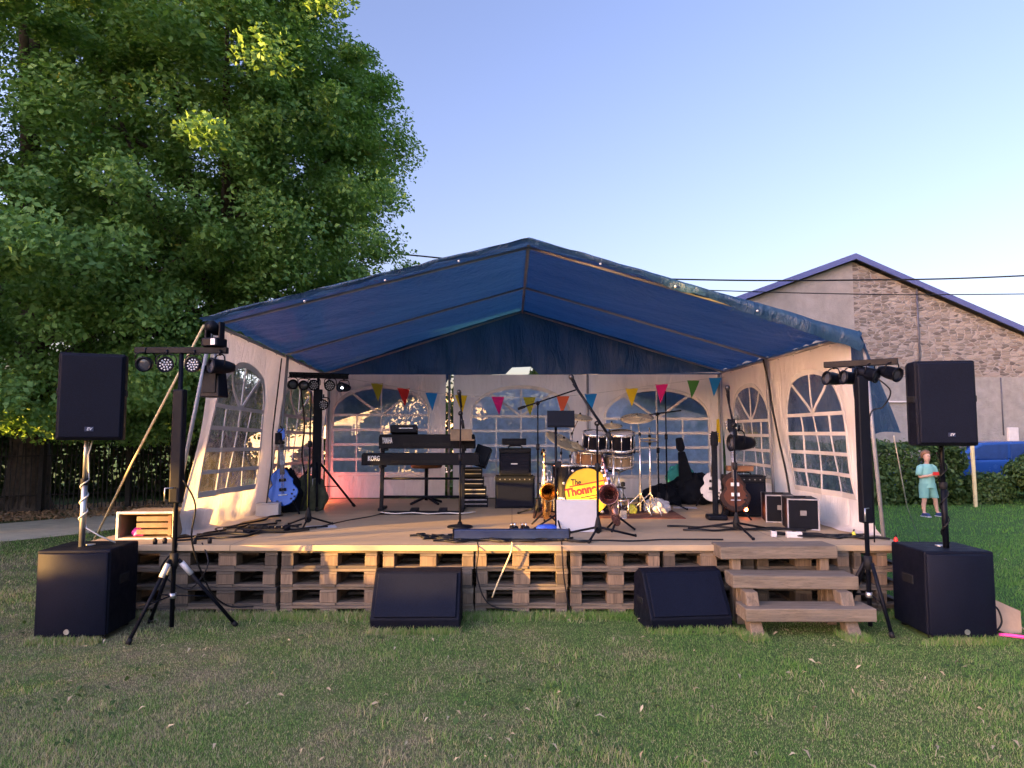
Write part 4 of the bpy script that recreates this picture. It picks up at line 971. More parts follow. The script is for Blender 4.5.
# ------------------------------------------------------------------ guitars
def guitar_outline(k=1.0, cut=True, n=48):
    pts = []
    for i in range(n):
        a = 2 * PI * i / n; z = -math.cos(a)
        wd = .165 * math.sin(a) * (1.0 - .34 * math.exp(-((z - .16) / .26) ** 2) - .14 * max(z, 0))
        if cut and math.sin(a) > 0: q_ = min(1, max(0, (z - .3) / .3)); wd *= 1 - .42 * q_ * q_ * (3 - 2 * q_)
        pts.append((wd * k, .2 * z * k))
    return pts
def guitar(label, loc, rx, ry, rz, bodym, neckm, pick='rubber', burst=None, hollow=False, k=1.0, tail='steel'):
    t = thing('electric_guitar', label, 'guitar', loc, rz, None, rx, ry)
    out = guitar_outline(k)
    mb = MB(); mb.prism([(x, z + .2 * k) for x, z in out], -.022, .022); body = mb.build('body', bodym, t, bevel=.009, segs=3)
    if burst:
        mb = MB(); mb.prism([(x * .74, z * .74 + .2 * k) for x, z in out], -.0245, -.021); mb.build('burst_centre', burst, body, bevel=.001)
    mb = MB(); mb.prism([(-.028, .33 * k), (.028, .33 * k), (.0215, .80), (-.0215, .80)], -.034, -.008); mb.build('neck', neckm, t, bevel=.003)
    mb = MB()
    for i in range(15): z = .80 - .028 * i * (1 - .018 * i); mb.box((0, -.0355, z), (.043 + .0008 * i, .003, .003))
    mb.build('frets', 'chrome', t)
    mb = MB(); mb.prism([(-.022, .80), (.022, .80), (.044, .84), (.038, .955), (.0, .945), (-.038, .955), (-.044, .84)], -.026, -.008); hd = mb.build('headstock', bodym if bodym == 'blueguitar' else 'black', t, bevel=.003)
    mb = MB()
    for s_ in (-1, 1):
        for i in range(3): mb.cyl((s_ * .04, -.015, .855 + .033 * i), (s_ * .06, -.015, .855 + .033 * i), .008, n=8)
    mb.build('tuning_pegs', 'chrome', hd)
    for z in (.27, .17):
        mb = MB(); mb.box((0, -.028, z * k), (.085, .016, .036)); mb.build('pickup', pick, t, bevel=.003)
    mb = MB(); mb.box((0, -.03, .115 * k), (.1, .02, .012)); mb.build('bridge', tail, t, bevel=.003)
    mb = MB()
    for x, z in ((.09, .12), (.11, .16), (.115, .09), (.08, .07)): mb.cyl((x * k, -.022, z * k), (x * k, -.036, z * k), .011, n=10)
    mb.build('control_knobs', 'rubber', t)
    mb = MB()
    for i in range(6): x = -.016 + .0064 * i; mb.cyl((x, -.042, .115 * k), (x * .85, -.039, .82), .0012, n=4)
    mb.build('strings', 'steel', t)
    return t
def guitar_stand(label, loc, rz):
    t = thing('guitar_stand', label, 'guitar stand', loc, rz, 'guitar stands')
    for s_ in (-1, 1):
        mb = MB(); mb.tube([(0, .05, .45), (s_ * .1, .0, .12), (s_ * .17, -.14, .012)], .01, 8); mb.build('leg', 'black', t)
        mb = MB(); mb.tube([(s_ * .08, .03, .15), (s_ * .09, -.10, .13), (s_ * .09, -.11, .17)], .011, 8); mb.build('cradle', 'rubber', t)
    mb = MB(); mb.tube([(0, .05, .45), (0, .26, .012)], .01, 8); mb.build('rear_leg', 'black', t)
guitar('blue electric guitar on a stand at the left of the stage', (-2.76, 8.42, DZ + .10), R(-10), R(-4), R(12), 'blueguitar', 'fret', 'black', k=1.16)
guitar_stand('guitar stand holding the blue guitar', (-2.76, 8.52, DZ), R(12))
guitar('white electric guitar leaning in the back right corner', (2.68, 9.35, DZ + .07), R(-9), R(3), R(-18), 'whiteguitar', 'fret', 'black')
guitar_stand('guitar stand holding the white guitar', (2.68, 9.45, DZ), R(-18))
M['burst'] = mat('sunburst_edge', (.018, .007, .005), .5, var=.3, spec=.2); M['burstc'] = mat('sunburst_centre', (.075, .024, .012), .5, var=.3, scale=5, spec=.2)
guitar('dark sunburst bass guitar standing in front of the right amplifier', (2.52, 7.85, DZ + .09), R(-10), R(0), R(-8), 'burst', 'fret', 'label_white', 'burstc', k=1.02).scale = (1.08, 1.08, 1.12)
guitar_stand('guitar stand holding the sunburst bass', (2.52, 7.95, DZ), R(-8))
# dark upright multi guitar rack post
t = thing('upright_guitar_case', 'narrow black upright stand with padded head between the two right guitars', 'guitar stand', (2.32, 7.95, DZ), R(-5))
mb = MB(); mb.box((0, 0, .42), (.06, .06, .84)); mb.build('post', 'bag', t, bevel=.015)
mb = MB(); mb.box((0, -.01, .90), (.085, .07, .16)); mb.build('padded_head', 'bag', t, bevel=.03)
mb = MB(); mb.box((0, -.04, .03), (.22, .2, .06)); mb.build('base', 'black', t, bevel=.02)
t = thing('gig_bag', 'black padded gig bag leaning behind the right guitar stands', 'bag', (2.50, 9.75, DZ), R(-12), None, 0, R(-9))
t.scale = (.8, .8, .78)
mb = MB(); mb.prism([(-.05, .95), (.05, .95), (.075, 1.02), (.06, 1.2), (-.06, 1.2), (-.075, 1.02)][::-1], -.05, .05); mb.prism([(-.16, 0), (.16, 0), (.17, .25), (.12, .5), (.06, .95), (-.06, .95), (-.12, .5), (-.17, .25)], -.06, .06)
mb.build('cover', 'bag', t, bevel=.03, segs=3)
amp('black amplifier at right with glowing red lamp', (2.74, 8.2, DZ), R(-12), .48, .30, .48, True)
t = thing('pilot_lamp', 'small glowing orange lamp low on the right amplifier front', 'lamp', (2.735, 8.165, DZ + .09), R(-12))
mb = MB(); mb.lathe([(0, -.012), (.018, -.008), (.024, 0)], 10, (0, -.02, 0), (0, 1, 0)); mb.build('lens', 'redlamp', t)
mb = MB(); mb.lathe([(.024, 0), (.03, -.004), (.03, .012), (0, .012)], 10, (0, -.02, 0), (0, 1, 0)); mb.build('bezel', 'black', t)
t = thing('wooden_box', 'flat brown wooden box on top of the right amplifier', 'box', (2.74, 8.36, DZ + .52), R(-10))
mb = MB(); mb.box((0, 0, .03), (.3, .16, .05)); mb.build('body', 'brownwood', t, bevel=.006)
mb = MB(); mb.box((0, 0, .062), (.31, .17, .012)); mb.build('lid', 'brownwood', t, bevel=.003)
def flight_case(label, loc, rz, wd, dp, h):
    t = thing('flight_case', label, 'case', loc, rz, 'black cases by the right wall')
    mb = MB(); mb.box((0, dp / 2, h / 2), (wd, dp, h)); b = mb.build('body', 'black', t, bevel=.004)
    mb = MB()
    for x in (-1, 1):
        for y in (0, 1): mb.box((x * (wd / 2 - .005), y * dp, h / 2), (.014, .014, h + .004))
    for y in (0, 1):
        mb.box((0, y * dp, h - .005), (wd + .004, .0142, .012)); mb.box((0, y * dp, .008), (wd + .004, .0142, .012))
    mb.build('metal_edges', 'trimgrey', b, bevel=.002)
    mb = MB(); mb.box((0, -.012, h * .55), (.06, .014, .05)); mb.build('latch', 'knob', b, bevel=.003)
    mb = MB(); mb.box((wd * .0, dp / 2, h + .008), (.12, .02, .015)); mb.build('handle', 'rubber', b, bevel=.004)
flight_case('black case further back by the right tent wall', (2.93, 7.62, DZ), R(-14), .30, .42, .30)
flight_case('black case with metal edges, nearest to the steps by the right wall', (2.93, 7.02, DZ), R(-14), .30, .42, .31)

# ------------------------------------------------------------------ saxophones
def sax(label, loc, rx, ry, rz, m='brass'):
    t = thing('saxophone', label, 'saxophone', loc, rz, 'saxophones', rx, ry)
    pts = smoothpath([(0, 0, .66), (0, 0, .5), (0, 0, .3), (0, 0, .13), (0, -.03, .045), (0, -.085, .03), (0, -.125, .085), (0, -.135, .17), (0, -.15, .235), (0, -.195, .28), (0, -.245, .285)], 6)
    n = len(pts); rr = []
    for i in range(n):
        q = i / (n - 1); rr.append(.013 + .026 * min(1, q / .55) + (.016 * max(0, (q - .55) / .3) if q < .85 else .016 + .035 * ((q - .85) / .15) ** 2))
    mb = MB(); mb.tube(pts, rr, 16, endcap=False); body = mb.build('body_tube', m, t)
    mb = MB(); c = pts[-1]; dv = (pts[-1] - pts[-3]).normalized()
    mb.lathe([(rr[-1] * .98, 0), (.088, .035), (.097, .05), (.1, .052), (.094, .05), (.08, .03), (.055, -.02), (.03, -.09)], 24, c, dv); mb.build('bell', m, t)
    mb = MB(); mb.tube(smoothpath([(0, 0, .66), (0, .0, .70), (0, .03, .735), (0, .1, .74), (0, .15, .72)], 5), [.013] * 20 + [.009], 8); mb.build('neck', m, t)
    mb = MB(); mb.cyl((0, .14, .725), (0, .22, .69), .013, .008, n=10); mb.build('mouthpiece', 'black', t)
    mb = MB()
    for i in range(11):
        z = .60 - i * .042; s_ = 1 if i % 2 else -1
        mb.cyl((s_ * .012, -.02 - .0015 * i, z), (s_ * .016, -.042 - .0015 * i, z), .012 + .0008 * i, n=10)
    mb.cyl((.028, -.03, .58), (.036, -.035, .14), .004, n=6); mb.cyl((-.028, -.03, .55), (-.036, -.035, .16), .004, n=6)
    for i in range(4): mb.tube([(.03, -.02, .52 - .1 * i), (.07, -.02, .50 - .1 * i), (.075, -.01, .46 - .1 * i)], .004, 5)
    mb.build('keywork', 'chrome' if m == 'brass' else 'purple', body)
    return t
def sax_stand(label, loc, rz):
    t = thing('saxophone_stand', label, 'saxophone stand', loc, rz, 'saxophone stands')
    for k in range(3): a = R(90 + 120 * k); mb = MB(); mb.tube([(0, 0, .14), (.17 * math.cos(a), .17 * math.sin(a), .012)], .011, 8); mb.build('leg', 'black', t)
    mb = MB(); mb.tube([(0, .03, .14), (0, .08, .42)], .011, 8); mb.build('post', 'black', t)
    for s_ in (-1, 1): mb = MB(); mb.tube([(0, .08, .42), (s_ * .06, .06, .43), (s_ * .07, -.03, .42)], .01, 8); mb.build('holder', 'rubber', t)
sax('gold saxophone standing upright with its bell towards the lawn', (.355, 7.5, DZ + .06), R(-4), 0, R(6))
sax_stand('stand under the upright gold saxophone', (.355, 7.5, DZ), R(0))
M['darkbrass'] = mat('dark_lacquer', (.22, .12, .12), .2, .9, var=.5, scale=30)
sax('dark reddish saxophone leaning on its stand right of the white board', (1.06, 6.95, DZ + .05), R(-12), R(-14), R(-12), 'darkbrass')
sax_stand('stand under the leaning dark saxophone', (1.06, 6.98, DZ), R(30))
t = thing('blue_cloth', 'small blue cloth on the deck at the upright saxophone base', 'cloth', (.36, 7.0, DZ + .0))
mb = MB(); mb.lathe([(.12, 0), (.125, .03), (.1, .055), (.05, .06), (0, .062)], 12); mb.build('fabric', 'bluecloth', t)

# ------------------------------------------------------------------ drum kit
def drum(name, label, loc, rad, dep, tilt, rz, shell, group, headm='paper', lugs=8):
    t = thing(name, label, 'drum', loc, rz, group, tilt)
    mb = MB(); mb.lathe([(rad, 0), (rad, dep)], 28); mb.build('shell', shell, t)
    for z in (0, dep):
        mb = MB(); mb.lathe([(rad + .004, z - .018), (rad + .016, z - .016), (rad + .016, z + .016), (rad + .002, z + .018)], 28); mb.build('hoop', 'chrome', t)
        mb = MB(); mb.lathe([(0, z + (.004 if z else -.004)), (rad, z)], 28); mb.build('head', headm, t)
    mb = MB()
    for i in range(lugs): a = 2 * PI * i / lugs; mb.cyl(((rad + .014) * math.cos(a), (rad + .014) * math.sin(a), .0), ((rad + .014) * math.cos(a), (rad + .014) * math.sin(a), dep), .006, n=6)
    mb.build('lugs', 'chrome', t)
    return t
BX, BY, BZ, BR = .90, 8.30, .895, .285
t = thing('bass_drum', 'bass drum with yellow front head lettered in red', 'drum', (BX, BY, BZ - BR), R(-6))
c0 = (0, 0, BR)
mb = MB(); mb.lathe([(BR, 0), (BR, .40)], 40, c0, (0, 1, 0)); mb.build('shell', 'black', t)
mb = MB(); mb.lathe([(BR - .012, -.022), (BR + .012, -.022), (BR + .016, 0), (BR + .012, .03), (BR, .03)], 40, c0, (0, 1, 0)); mb.build('hoop', 'black', t)
mb = MB(); mb.lathe([(0, -.010), (BR - .012, -.012)], 40, c0, (0, 1, 0)); hd = mb.build('front_head', 'drumyellow', t)
mb = MB()
for i in range(10): a = 2 * PI * (i + .5) / 10; mb.box((BR * 1.04 * math.cos(a), .0, BR + BR * 1.04 * math.sin(a)), (.03, .06, .03), rot=(0, -a, 0))
mb.build('claws', 'chrome', t, bevel=.004)
TX = Matrix.Translation((0, -.0155, BR))
text_part('lettering', 'The', .095, 'blackink', hd, TX @ Matrix.Translation((-.135, 0, .105)) @ FRONT, .001, 0, .002, fit=.12)
rt = Matrix.Rotation(R(-11), 4, 'Y')
text_part('lettering', 'Thonners', .135, 'redink', hd, TX @ rt @ Matrix.Translation((-.03, 0, .02)) @ FRONT, .001, 0, .006, fit=.47)
for z, x0, x1, m_ in ((.092, -.20, .26, 'redink'), (-.06, -.10, .26, 'blackink'), (-.09, .0, .26, 'redink')):
    mb = MB(); q = rt.to_3x3()
    mb.add([q @ Vector((x, y, zz)) + Vector((0, -.0145, BR)) for y in (0, -.002) for x, zz in ((x0, z - .007), (x1, z - .007), (x1, z + .007), (x0, z + .007))], [(0, 1, 2, 3), (7, 6, 5, 4), (0, 4, 5, 1), (1, 5, 6, 2), (2, 6, 7, 3), (3, 7, 4, 0)])
    mb.build('lettering_line', m_, hd)
for x in (-.24, .24): mb = MB(); mb.cyl((x, .1, BR * .55), (x * 1.6, -.02, .0 + (DZ - BZ + BR)), .009, n=8); mb.build('spur', 'chrome', t)
M['rug'] = mat('dark_red_rug', (.075, .018, .018), .95, var=.5, scale=14, bmp=.4)
mb = MB(); mb.box((1.15, 8.75, DZ + .005), (1.75, 1.45, .008), rot=(0, 0, R(-3))); tag(mb.build('drum_rug', 'rug'), 'dark red rug on the deck underneath the drum kit', 'rug')
G4 = 'toms of the drum kit'
drum('tom_drum', 'black rack tom at the left, above the bass drum', (1.03, 8.62, 1.40), .145, .19, R(14), R(8), 'black', G4)
drum('tom_drum', 'black rack tom at the right of the chrome rack bar', (1.36, 8.62, 1.39), .15, .20, R(14), R(-8), 'black', G4)
drum('tom_drum', 'brown wooden tom below the left rack tom', (.98, 8.75, 1.20), .17, .16, R(8), 0, 'brownwood', G4)
drum('snare_drum', 'tan wooden snare drum below the right rack tom', (1.36, 8.85, 1.17), .17, .14, R(8), 0, 'tanwood', G4)
ft = drum('floor_tom', 'dark floor tom half hidden at the left of the bass drum', (.70, 8.75, DZ + .18), .19, .40, 0, 0, 'black', G4)
for k in range(3): a = R(90 + 120 * k); mb = MB(); mb.cyl((.205 * math.cos(a), .205 * math.sin(a), .25), (.205 * math.cos(a), .205 * math.sin(a), -.18), .008, n=8); mb.build('leg', 'chrome', ft)
t = thing('drum_rack', 'chrome drum rack bar carrying the toms', 'drum rack', (1.2, 8.6, DZ))
mb = MB(); mb.cyl((-.24, 0, .76), (.40, 0, .76), .02, n=12); mb.build('bar', 'chrome', t)
for x in (-.05, .30):
    mb = MB(); mb.box((x, 0, .76), (.05, .06, .06)); mb.build('clamp', 'black', t, bevel=.008)
mb = MB(); mb.cyl((.06, 0, .76), (.05, .02, .02), .016, n=10); mb.build('post', 'chrome', t)
mb = MB(); mb.cyl((-.22, .02, .76), (-.42, .25, .02), .014, n=10); mb.build('rear_post', 'chrome', t)
t = thing('snare_stand', 'chrome stand with bracing under the snare drum', 'drum stand', (1.36, 8.85, DZ))
mb = MB(); mb.cyl((0, 0, .1), (0, 0, .55), .013, n=8); mb.build('pole', 'chrome', t)
for k in range(3): a = R(30 + 120 * k); mb = MB(); mb.tube([(0, 0, .3), (.22 * math.cos(a), .22 * math.sin(a), .012)], .008, 6); mb.build('leg', 'chrome', t)
for k in range(3): a = R(80 + 120 * k); mb = MB(); mb.tube([(0, 0, .48), (.15 * math.cos(a), .15 * math.sin(a), .54), (.17 * math.cos(a), .17 * math.sin(a), .6)], .008, 6); mb.build('basket_arm', 'chrome', t)
t = thing('drum_throne', 'dark drum stool behind the drum kit', 'stool', (1.3, 9.6, DZ))
mb = MB(); mb.lathe([(0, .46), (.17, .46), (.18, .5), (.15, .55), (0, .56)], 20); mb.build('seat', 'bag', t)
mb = MB(); mb.cyl((0, 0, .1), (0, 0, .46), .016, n=8); mb.build('pole', 'chrome', t)
for k in range(3): a = R(120 * k); mb = MB(); mb.cyl((0, 0, .25), (.26 * math.cos(a), .26 * math.sin(a), .012), .01, n=8); mb.build('leg', 'chrome', t)
t = thing('bass_pedal', 'chrome bass drum pedal with dark beater behind the bass drum', 'pedal', (1.30, 8.15, DZ), R(-10))
mb = MB(); mb.box((0, 0, .03), (.08, .28, .012), rot=(R(12), 0, 0)); mb.build('footboard', 'chrome', t, bevel=.003)
mb = MB(); mb.cyl((-.06, .12, 0), (-.06, .12, .2), .01, n=8); mb.cyl((.06, .12, 0), (.06, .12, .2), .01, n=8); mb.cyl((-.06, .12, .18), (.06, .12, .18), .01, n=8); mb.build('frame', 'purple', t)
mb = MB(); mb.cyl((0, .12, .18), (0, .02, .36), .005, n=6); mb.lathe([(0, -.03), (.025, -.02), (.025, .02), (0, .03)], 10, (0, .02, .38)); mb.build('beater', 'bag', t)
def cymbal(label, c, rad, tiltx, tilty, foot, name='cymbal_stand', elbow=None):
    t = thing(name, label, 'cymbal', (foot[0], foot[1], DZ), 0, 'cymbals of the drum kit')
    L = Vector(c) - Vector((foot[0], foot[1], DZ)); ax = Euler((tiltx, tilty, 0)).to_matrix() @ Vector((0, 0, 1))
    mb = MB(); mb.lathe([(.004, .028), (.018, .026), (.03, .012), (rad * .35, .006), (rad * .75, -.004), (rad, -.014), (rad, -.017), (rad * .7, -.008), (.03, .008), (.004, .022)], 32, L, ax); mb.build('cymbal', 'cymbal', t)
    mb = MB(); mb.lathe([(.004, .028), (.012, .03), (.012, .045), (.004, .05)], 8, L, ax); mb.build('felt_nut', 'black', t)
    e = Vector(elbow) if elbow else Vector((0, 0, L.z * .82))
    mb = MB(); mb.cyl((0, 0, .04), e, .011, n=8); mb.build('pole', 'chrome', t)
    mb = MB(); mb.cyl(e, L + ax * .01, .007, n=8); mb.build('arm', 'chrome', t)
    mb = MB(); mb.box(e, (.03, .03, .035)); mb.build('tilter', 'black', t, bevel=.006)
    for k in range(3): a = R(50 + 120 * k); mb = MB(); mb.tube([(0, 0, .26), (.25 * math.cos(a), .25 * math.sin(a), .012)], .007, 6); mb.build('leg', 'chrome', t)
cymbal('cymbal behind the black music desk, at the left of the kit', (.86, 8.75, 1.80), .165, R(17), R(6), (.78, 9.0))
cymbal('small middle cymbal above the toms', (1.24, 8.6, 1.69), .135, R(16), R(-2), (1.2, 8.95))
cymbal('large crash cymbal at the right of the kit', (1.52, 8.4, 1.78), .205, R(19), R(-5), (1.55, 8.4))
cymbal('steeply tilted cymbal low at the left of the kit', (.61, 8.35, 1.50), .22, R(20), R(27), (.62, 8.75))
cymbal('lower tilted splash cymbal just right of the steep one', (.78, 8.4, 1.45), .11, R(20), R(24), (.74, 8.8))
t = thing('hi_hat', 'pair of hi-hat cymbals on a chrome stand at the right of the kit', 'hi-hat', (1.68, 8.45, DZ))
for k, z in enumerate((.885, .91)):
    mb = MB(); s_ = 1 if k else -1; mb.lathe([(.01, .02 * s_), (.04, .014 * s_), (.15, 0), (.15, -.002), (.04, .01 * s_)], 28, (0, 0, z)); mb.build('cymbal', 'cymbal', t)
mb = MB(); mb.cyl((0, 0, .02), (0, 0, 1.05), .011, n=8); mb.build('pole', 'chrome', t)
mb = MB(); mb.cyl((0, 0, .925), (0, 0, .96), .018, n=8); mb.cyl((0, 0, .84), (0, 0, .875), .018, n=8); mb.build('clutch', 'black', t)
for k in range(3): a = R(50 + 120 * k); mb = MB(); mb.tube([(0, 0, .26), (.25 * math.cos(a), .25 * math.sin(a), .012)], .007, 6); mb.build('leg', 'chrome', t)

# ------------------------------------------------------------------ bags, rack, small things on the deck
def blob(name, label, cat, loc, size, m, seed, flat=.0, rz=0, parent=None):
    rr = random.Random(seed); mb = MB(); nu, nv = 40, 22; ph = [rr.uniform(0, 6) for _ in range(6)]; V = []
    for i in range(nv + 1):
        th = PI * i / nv
        for j in range(nu):
            a = 2 * PI * j / nu
            k = 1 + .13 * math.sin(2 * a + ph[3]) * math.sin(th) + .10 * math.sin(3 * a + ph[0]) * math.sin(th) + .08 * math.sin(5 * a + 3 * th + ph[1]) + .07 * math.sin(9 * a - 5 * th + ph[2]) + .05 * math.sin(7 * a + 9 * th + ph[4])
            x, y, z = math.sin(th) * math.cos(a) * k, math.sin(th) * math.sin(a) * k, math.cos(th) * k
            z = max(z, -.6)
            V.append((x * size[0] / 2, y * size[1] / 2, (z + .6) * size[2] / 1.6))
    mb.add(V, [(i * nu + j, (i + 1) * nu + j, (i + 1) * nu + (j + 1) % nu, i * nu + (j + 1) % nu) for i in range(nv) for j in range(nu)], 0, True)
    o = mb.build(name, m, parent); o.location = loc; o.rotation_euler.z = rz
    if parent is None: tag(o, label, cat)
    return o
blob('bag', 'large black holdall slumped in the back right corner', 'bag', (2.58, 9.85, DZ), (.75, .5, .40), 'bag', 3, rz=.3)
blob('bag', 'low black bag behind the hi-hat stand', 'bag', (2.1, 9.75, DZ), (.6, .4, .26), 'bag', 5)
blob('bag', 'crumpled silver plastic bag at the hi-hat foot', 'bag', (1.78, 8.6, DZ), (.34, .26, .17), 'silverbag', 8)
blob('bag', 'black bag behind the blue guitar', 'bag', (-2.82, 8.75, DZ), (.36, .3, .5), 'bag', 9)
M['olivecloth'] = mat('olive_cloth', (.05, .055, .03), .85, var=.4, bmp=.4)
blob('cloth_bundle', 'dark olive cloth bundle just right of the blue guitar', 'bundle', (-2.62, 8.95, DZ), (.42, .3, .42), 'olivecloth', 12)
blob('towel', 'teal and pink patterned towel over the bags in the back right corner', 'towel', (2.42, 10.05, DZ + .22), (.42, .2, .3), 'teal', 14)
o_ = blob('stripe', None, None, (.06, -.06, .06), (.16, .12, .22), 'pinkcloth', 15, parent=COL.objects['towel'])
blob('yellow_pouch', 'small yellow pouch on the deck behind the dark saxophone', 'pouch', (1.46, 8.5, DZ), (.10, .08, .11), 'yellowthing', 17)
t = thing('white_case', 'small pale grey box on the deck left of the blue guitar', 'box', (-2.88, 8.25, DZ), R(10))
mb = MB(); mb.box((0, 0, .075), (.26, .2, .14)); mb.build('body', 'whiteplastic', t, bevel=.01)
mb = MB(); mb.box((0, 0, .152), (.27, .21, .012)); mb.build('lid', 'whiteplastic', t, bevel=.004)
t = thing('pedal_board', 'long black pedal board at the left front of the deck', 'pedal board', (-2.42, 6.9, DZ), R(-4))
mb = MB(); mb.box((0, 0, .025), (.42, .16, .04), rot=(R(6), 0, 0)); mb.build('board', 'black', t, bevel=.008)
for i in range(6): mb = MB(); mb.cyl((-.17 + .068 * i, -.03, .045), (-.17 + .068 * i, -.03, .062), .012, n=8); mb.build('footswitch', 'micmesh', t)
t = thing('paper_sheet', 'sheet of white paper lying on the deck by the left microphone stand', 'paper', (-1.98, 7.25, DZ + .004), R(20)); mb = MB(); mb.box((0, 0, .0015), (.3, .21, .003)); mb.build('sheet', 'paper', t)
t = thing('paper_sheet', 'sheet of white paper on the deck below the white guitar', 'paper', (2.28, 9.2, DZ + .004), R(-10)); mb = MB(); mb.box((0, 0, .0015), (.3, .21, .003)); mb.build('sheet', 'paper', t)
for x, lb in ((-.0, 'left one of two tiny dark pedals near the light bar'), (.11, 'right one of two tiny dark pedals near the light bar')):
    t = thing('effect_pedal', lb, 'pedal', (.02 + x, 7.0, DZ), R(15), 'small effect pedals')
    mb = MB(); mb.box((0, 0, .025), (.07, .12, .045), taper=(.9, .85)); mb.build('housing', 'black', t, bevel=.006)
    mb = MB(); mb.cyl((0, -.03, .045), (0, -.03, .075), .012, n=8); mb.cyl((-.02, .03, .045), (-.02, .03, .065), .008, n=8); mb.build('switches', 'chrome', t)
# rack case at the left end of the deck
rk = thing('rack_case', 'open wooden rack case with equipment at the left end of the deck', 'rack case', (-3.36, 6.42, DZ), R(4))
W_, D_, H_ = .50, .46, .24
mb = MB(); mb.box((0, D_ / 2, .009), (W_, D_, .018)); mb.box((0, D_ / 2, H_ - .009), (W_, D_, .018)); mb.box((-W_ / 2 + .009, D_ / 2, H_ / 2), (.0178, D_ - .002, H_ - .037)); mb.box((W_ / 2 - .009, D_ / 2, H_ / 2), (.0178, D_ - .002, H_ - .037)); mb.box((0, D_ - .01, H_ / 2), (W_ - .04, .015, H_ - .04)); mb.build('shell', 'tanwood', rk, bevel=.003)
mb = MB()
for z in (0, H_): mb.box((0, -.004, z), (W_ + .012, .022, .022))
for x in (-1, 1): mb.box((x * W_ / 2, -.004, H_ / 2), (.022, .0224, H_ + .02))
mb.build('metal_edges', 'steel', rk, bevel=.002)
for i, z in enumerate((.06, .12, .18)):
    mb = MB(); mb.box((.06, .2, z), (W_ - .18, .34, .045)); u = mb.build('rack_unit', 'rackwood', rk, bevel=.003)
mb = MB(); mb.box((W_ / 2 - .05, .03, H_ / 2), (.03, .02, H_ - .06)); mb.build('rack_rail', 'brownwood', rk)
blob('pink_cloth', 'bright pink cloth inside the left rack case', 'cloth', (-3.47, 6.5, DZ + .022), (.13, .1, .07), 'pinkcable', 21)
# cardboard and pink cable right
t = thing('cardboard_sheet', 'crumpled brown cardboard piece on the grass right of the subwoofer', 'cardboard', (3.92, 5.62, 0), R(-8))
mb = MB(); mb.box((0, 0, .10), (.26, .012, .26), rot=(R(-38), R(24), 0)); mb.build('panel', 'cardboard', t, bevel=.002)
mb = MB(); mb.box((.06, .1, .05), (.2, .16, .010), rot=(R(8), R(14), 0)); mb.build('flap', 'cardboard', t, bevel=.002)
rope('pink_cable', 'bright pink cable in the grass at the right edge', 'cable', smoothpath([(3.73, 5.42, .03), (3.82, 5.36, .035), (3.95, 5.28, .03), (4.1, 5.1, .03), (4.4, 5.0, .02), (4.8, 5.1, .02)]), .014, 'pinkcable')
rope('cable', 'black cable looping from the right subwoofer to the cardboard', 'cable', smoothpath([(3.69, 5.5, .25), (3.76, 5.47, .22), (3.78, 5.45, .12), (3.74, 5.45, .05)]), .007, 'cable')
# cables
def wander(p0, p1, amp, n, seed, z=DZ + .012, zj=.012):
    rr = random.Random(seed); a, b = Vector((*p0, z)), Vector((*p1, z)); pts = []
    nv = Vector((-(b - a).y, (b - a).x, 0)).normalized()
    for i in range(n + 1):
        q = a.lerp(b, i / n) + nv * rr.uniform(-amp, amp) * (0 if i in (0, n) else 1); q.z = z + rr.uniform(0, zj); pts.append(q)
    return smoothpath(pts, 6)
GC = 'loose black cables lying on the deck'
def floor_cables(lab, lst, r=.0105):
    for p0, p1, am, n, sd_ in lst: rope('cable', lab, 'cable', wander(p0, p1, am, n, sd_), r, 'cable', GC)
floor_cables('black cable in the tangle on the left front deck', [((-3.05, 6.3), (-2.2, 7.3), .12, 8, 1), ((-2.95, 6.55), (-2.7, 8.2), .10, 8, 2), ((-3.0, 6.2), (-2.0, 6.9), .1, 8, 3), ((-2.9, 6.7), (-2.2, 7.2), .14, 9, 4), ((-2.9, 6.4), (-1.9, 7.2), .1, 8, 5), ((-2.75, 7.3), (-2.9, 6.5), .1, 6, 6), ((-2.8, 7.1), (-2.55, 7.7), .12, 7, 7)])
floor_cables('black cable in the tangle under the long light bar', [((-.75, 6.4), (.55, 6.35), .10, 14, 11), ((-.7, 6.2), (.5, 6.25), .07, 12, 12), ((-.6, 6.55), (.2, 6.5), .08, 10, 13), ((-.95, 6.5), (.0, 6.3), .1, 12, 14), ((-.65, 6.3), (.7, 6.2), .06, 12, 15), ((-.4, 6.5), (.1, 6.9), .05, 6, 16), ((-.8, 6.3), (.2, 6.2), .09, 12, 17), ((-.5, 6.45), (-.9, 6.6), .14, 9, 18), ((-.75, 6.55), (-.35, 6.25), .12, 9, 19)])
floor_cables('black cable coiled on the right deck around the tripod feet', [((1.6, 7.2), (3.0, 7.0), .10, 9, 21), ((1.7, 6.95), (2.9, 6.9), .06, 8, 22), ((2.5, 6.6), (3.35, 6.4), .08, 10, 23), ((2.6, 6.5), (3.3, 6.55), .07, 10, 24), ((2.7, 6.7), (3.4, 6.3), .07, 8, 25), ((2.55, 6.75), (3.2, 6.35), .09, 9, 26)])
floor_cables('single black cable crossing the deck near its front edge', [((.5, 6.2), (1.9, 6.3), .03, 5, 31)], .008)
floor_cables('thin black cable crossing the bare left half of the deck', [((-2.0, 7.1), (-1.55, 8.4), .03, 4, 32)], .006)
rope('cable', 'black cables dangling in front of the pallets at centre', 'cable', smoothpath([(-.3, 6.1, DZ + .02), (-.29, 6.02, .55), (-.3, 6.03, .35), (-.2, 6.02, .12), (.05, 6.04, .05)]), .006, 'cable')
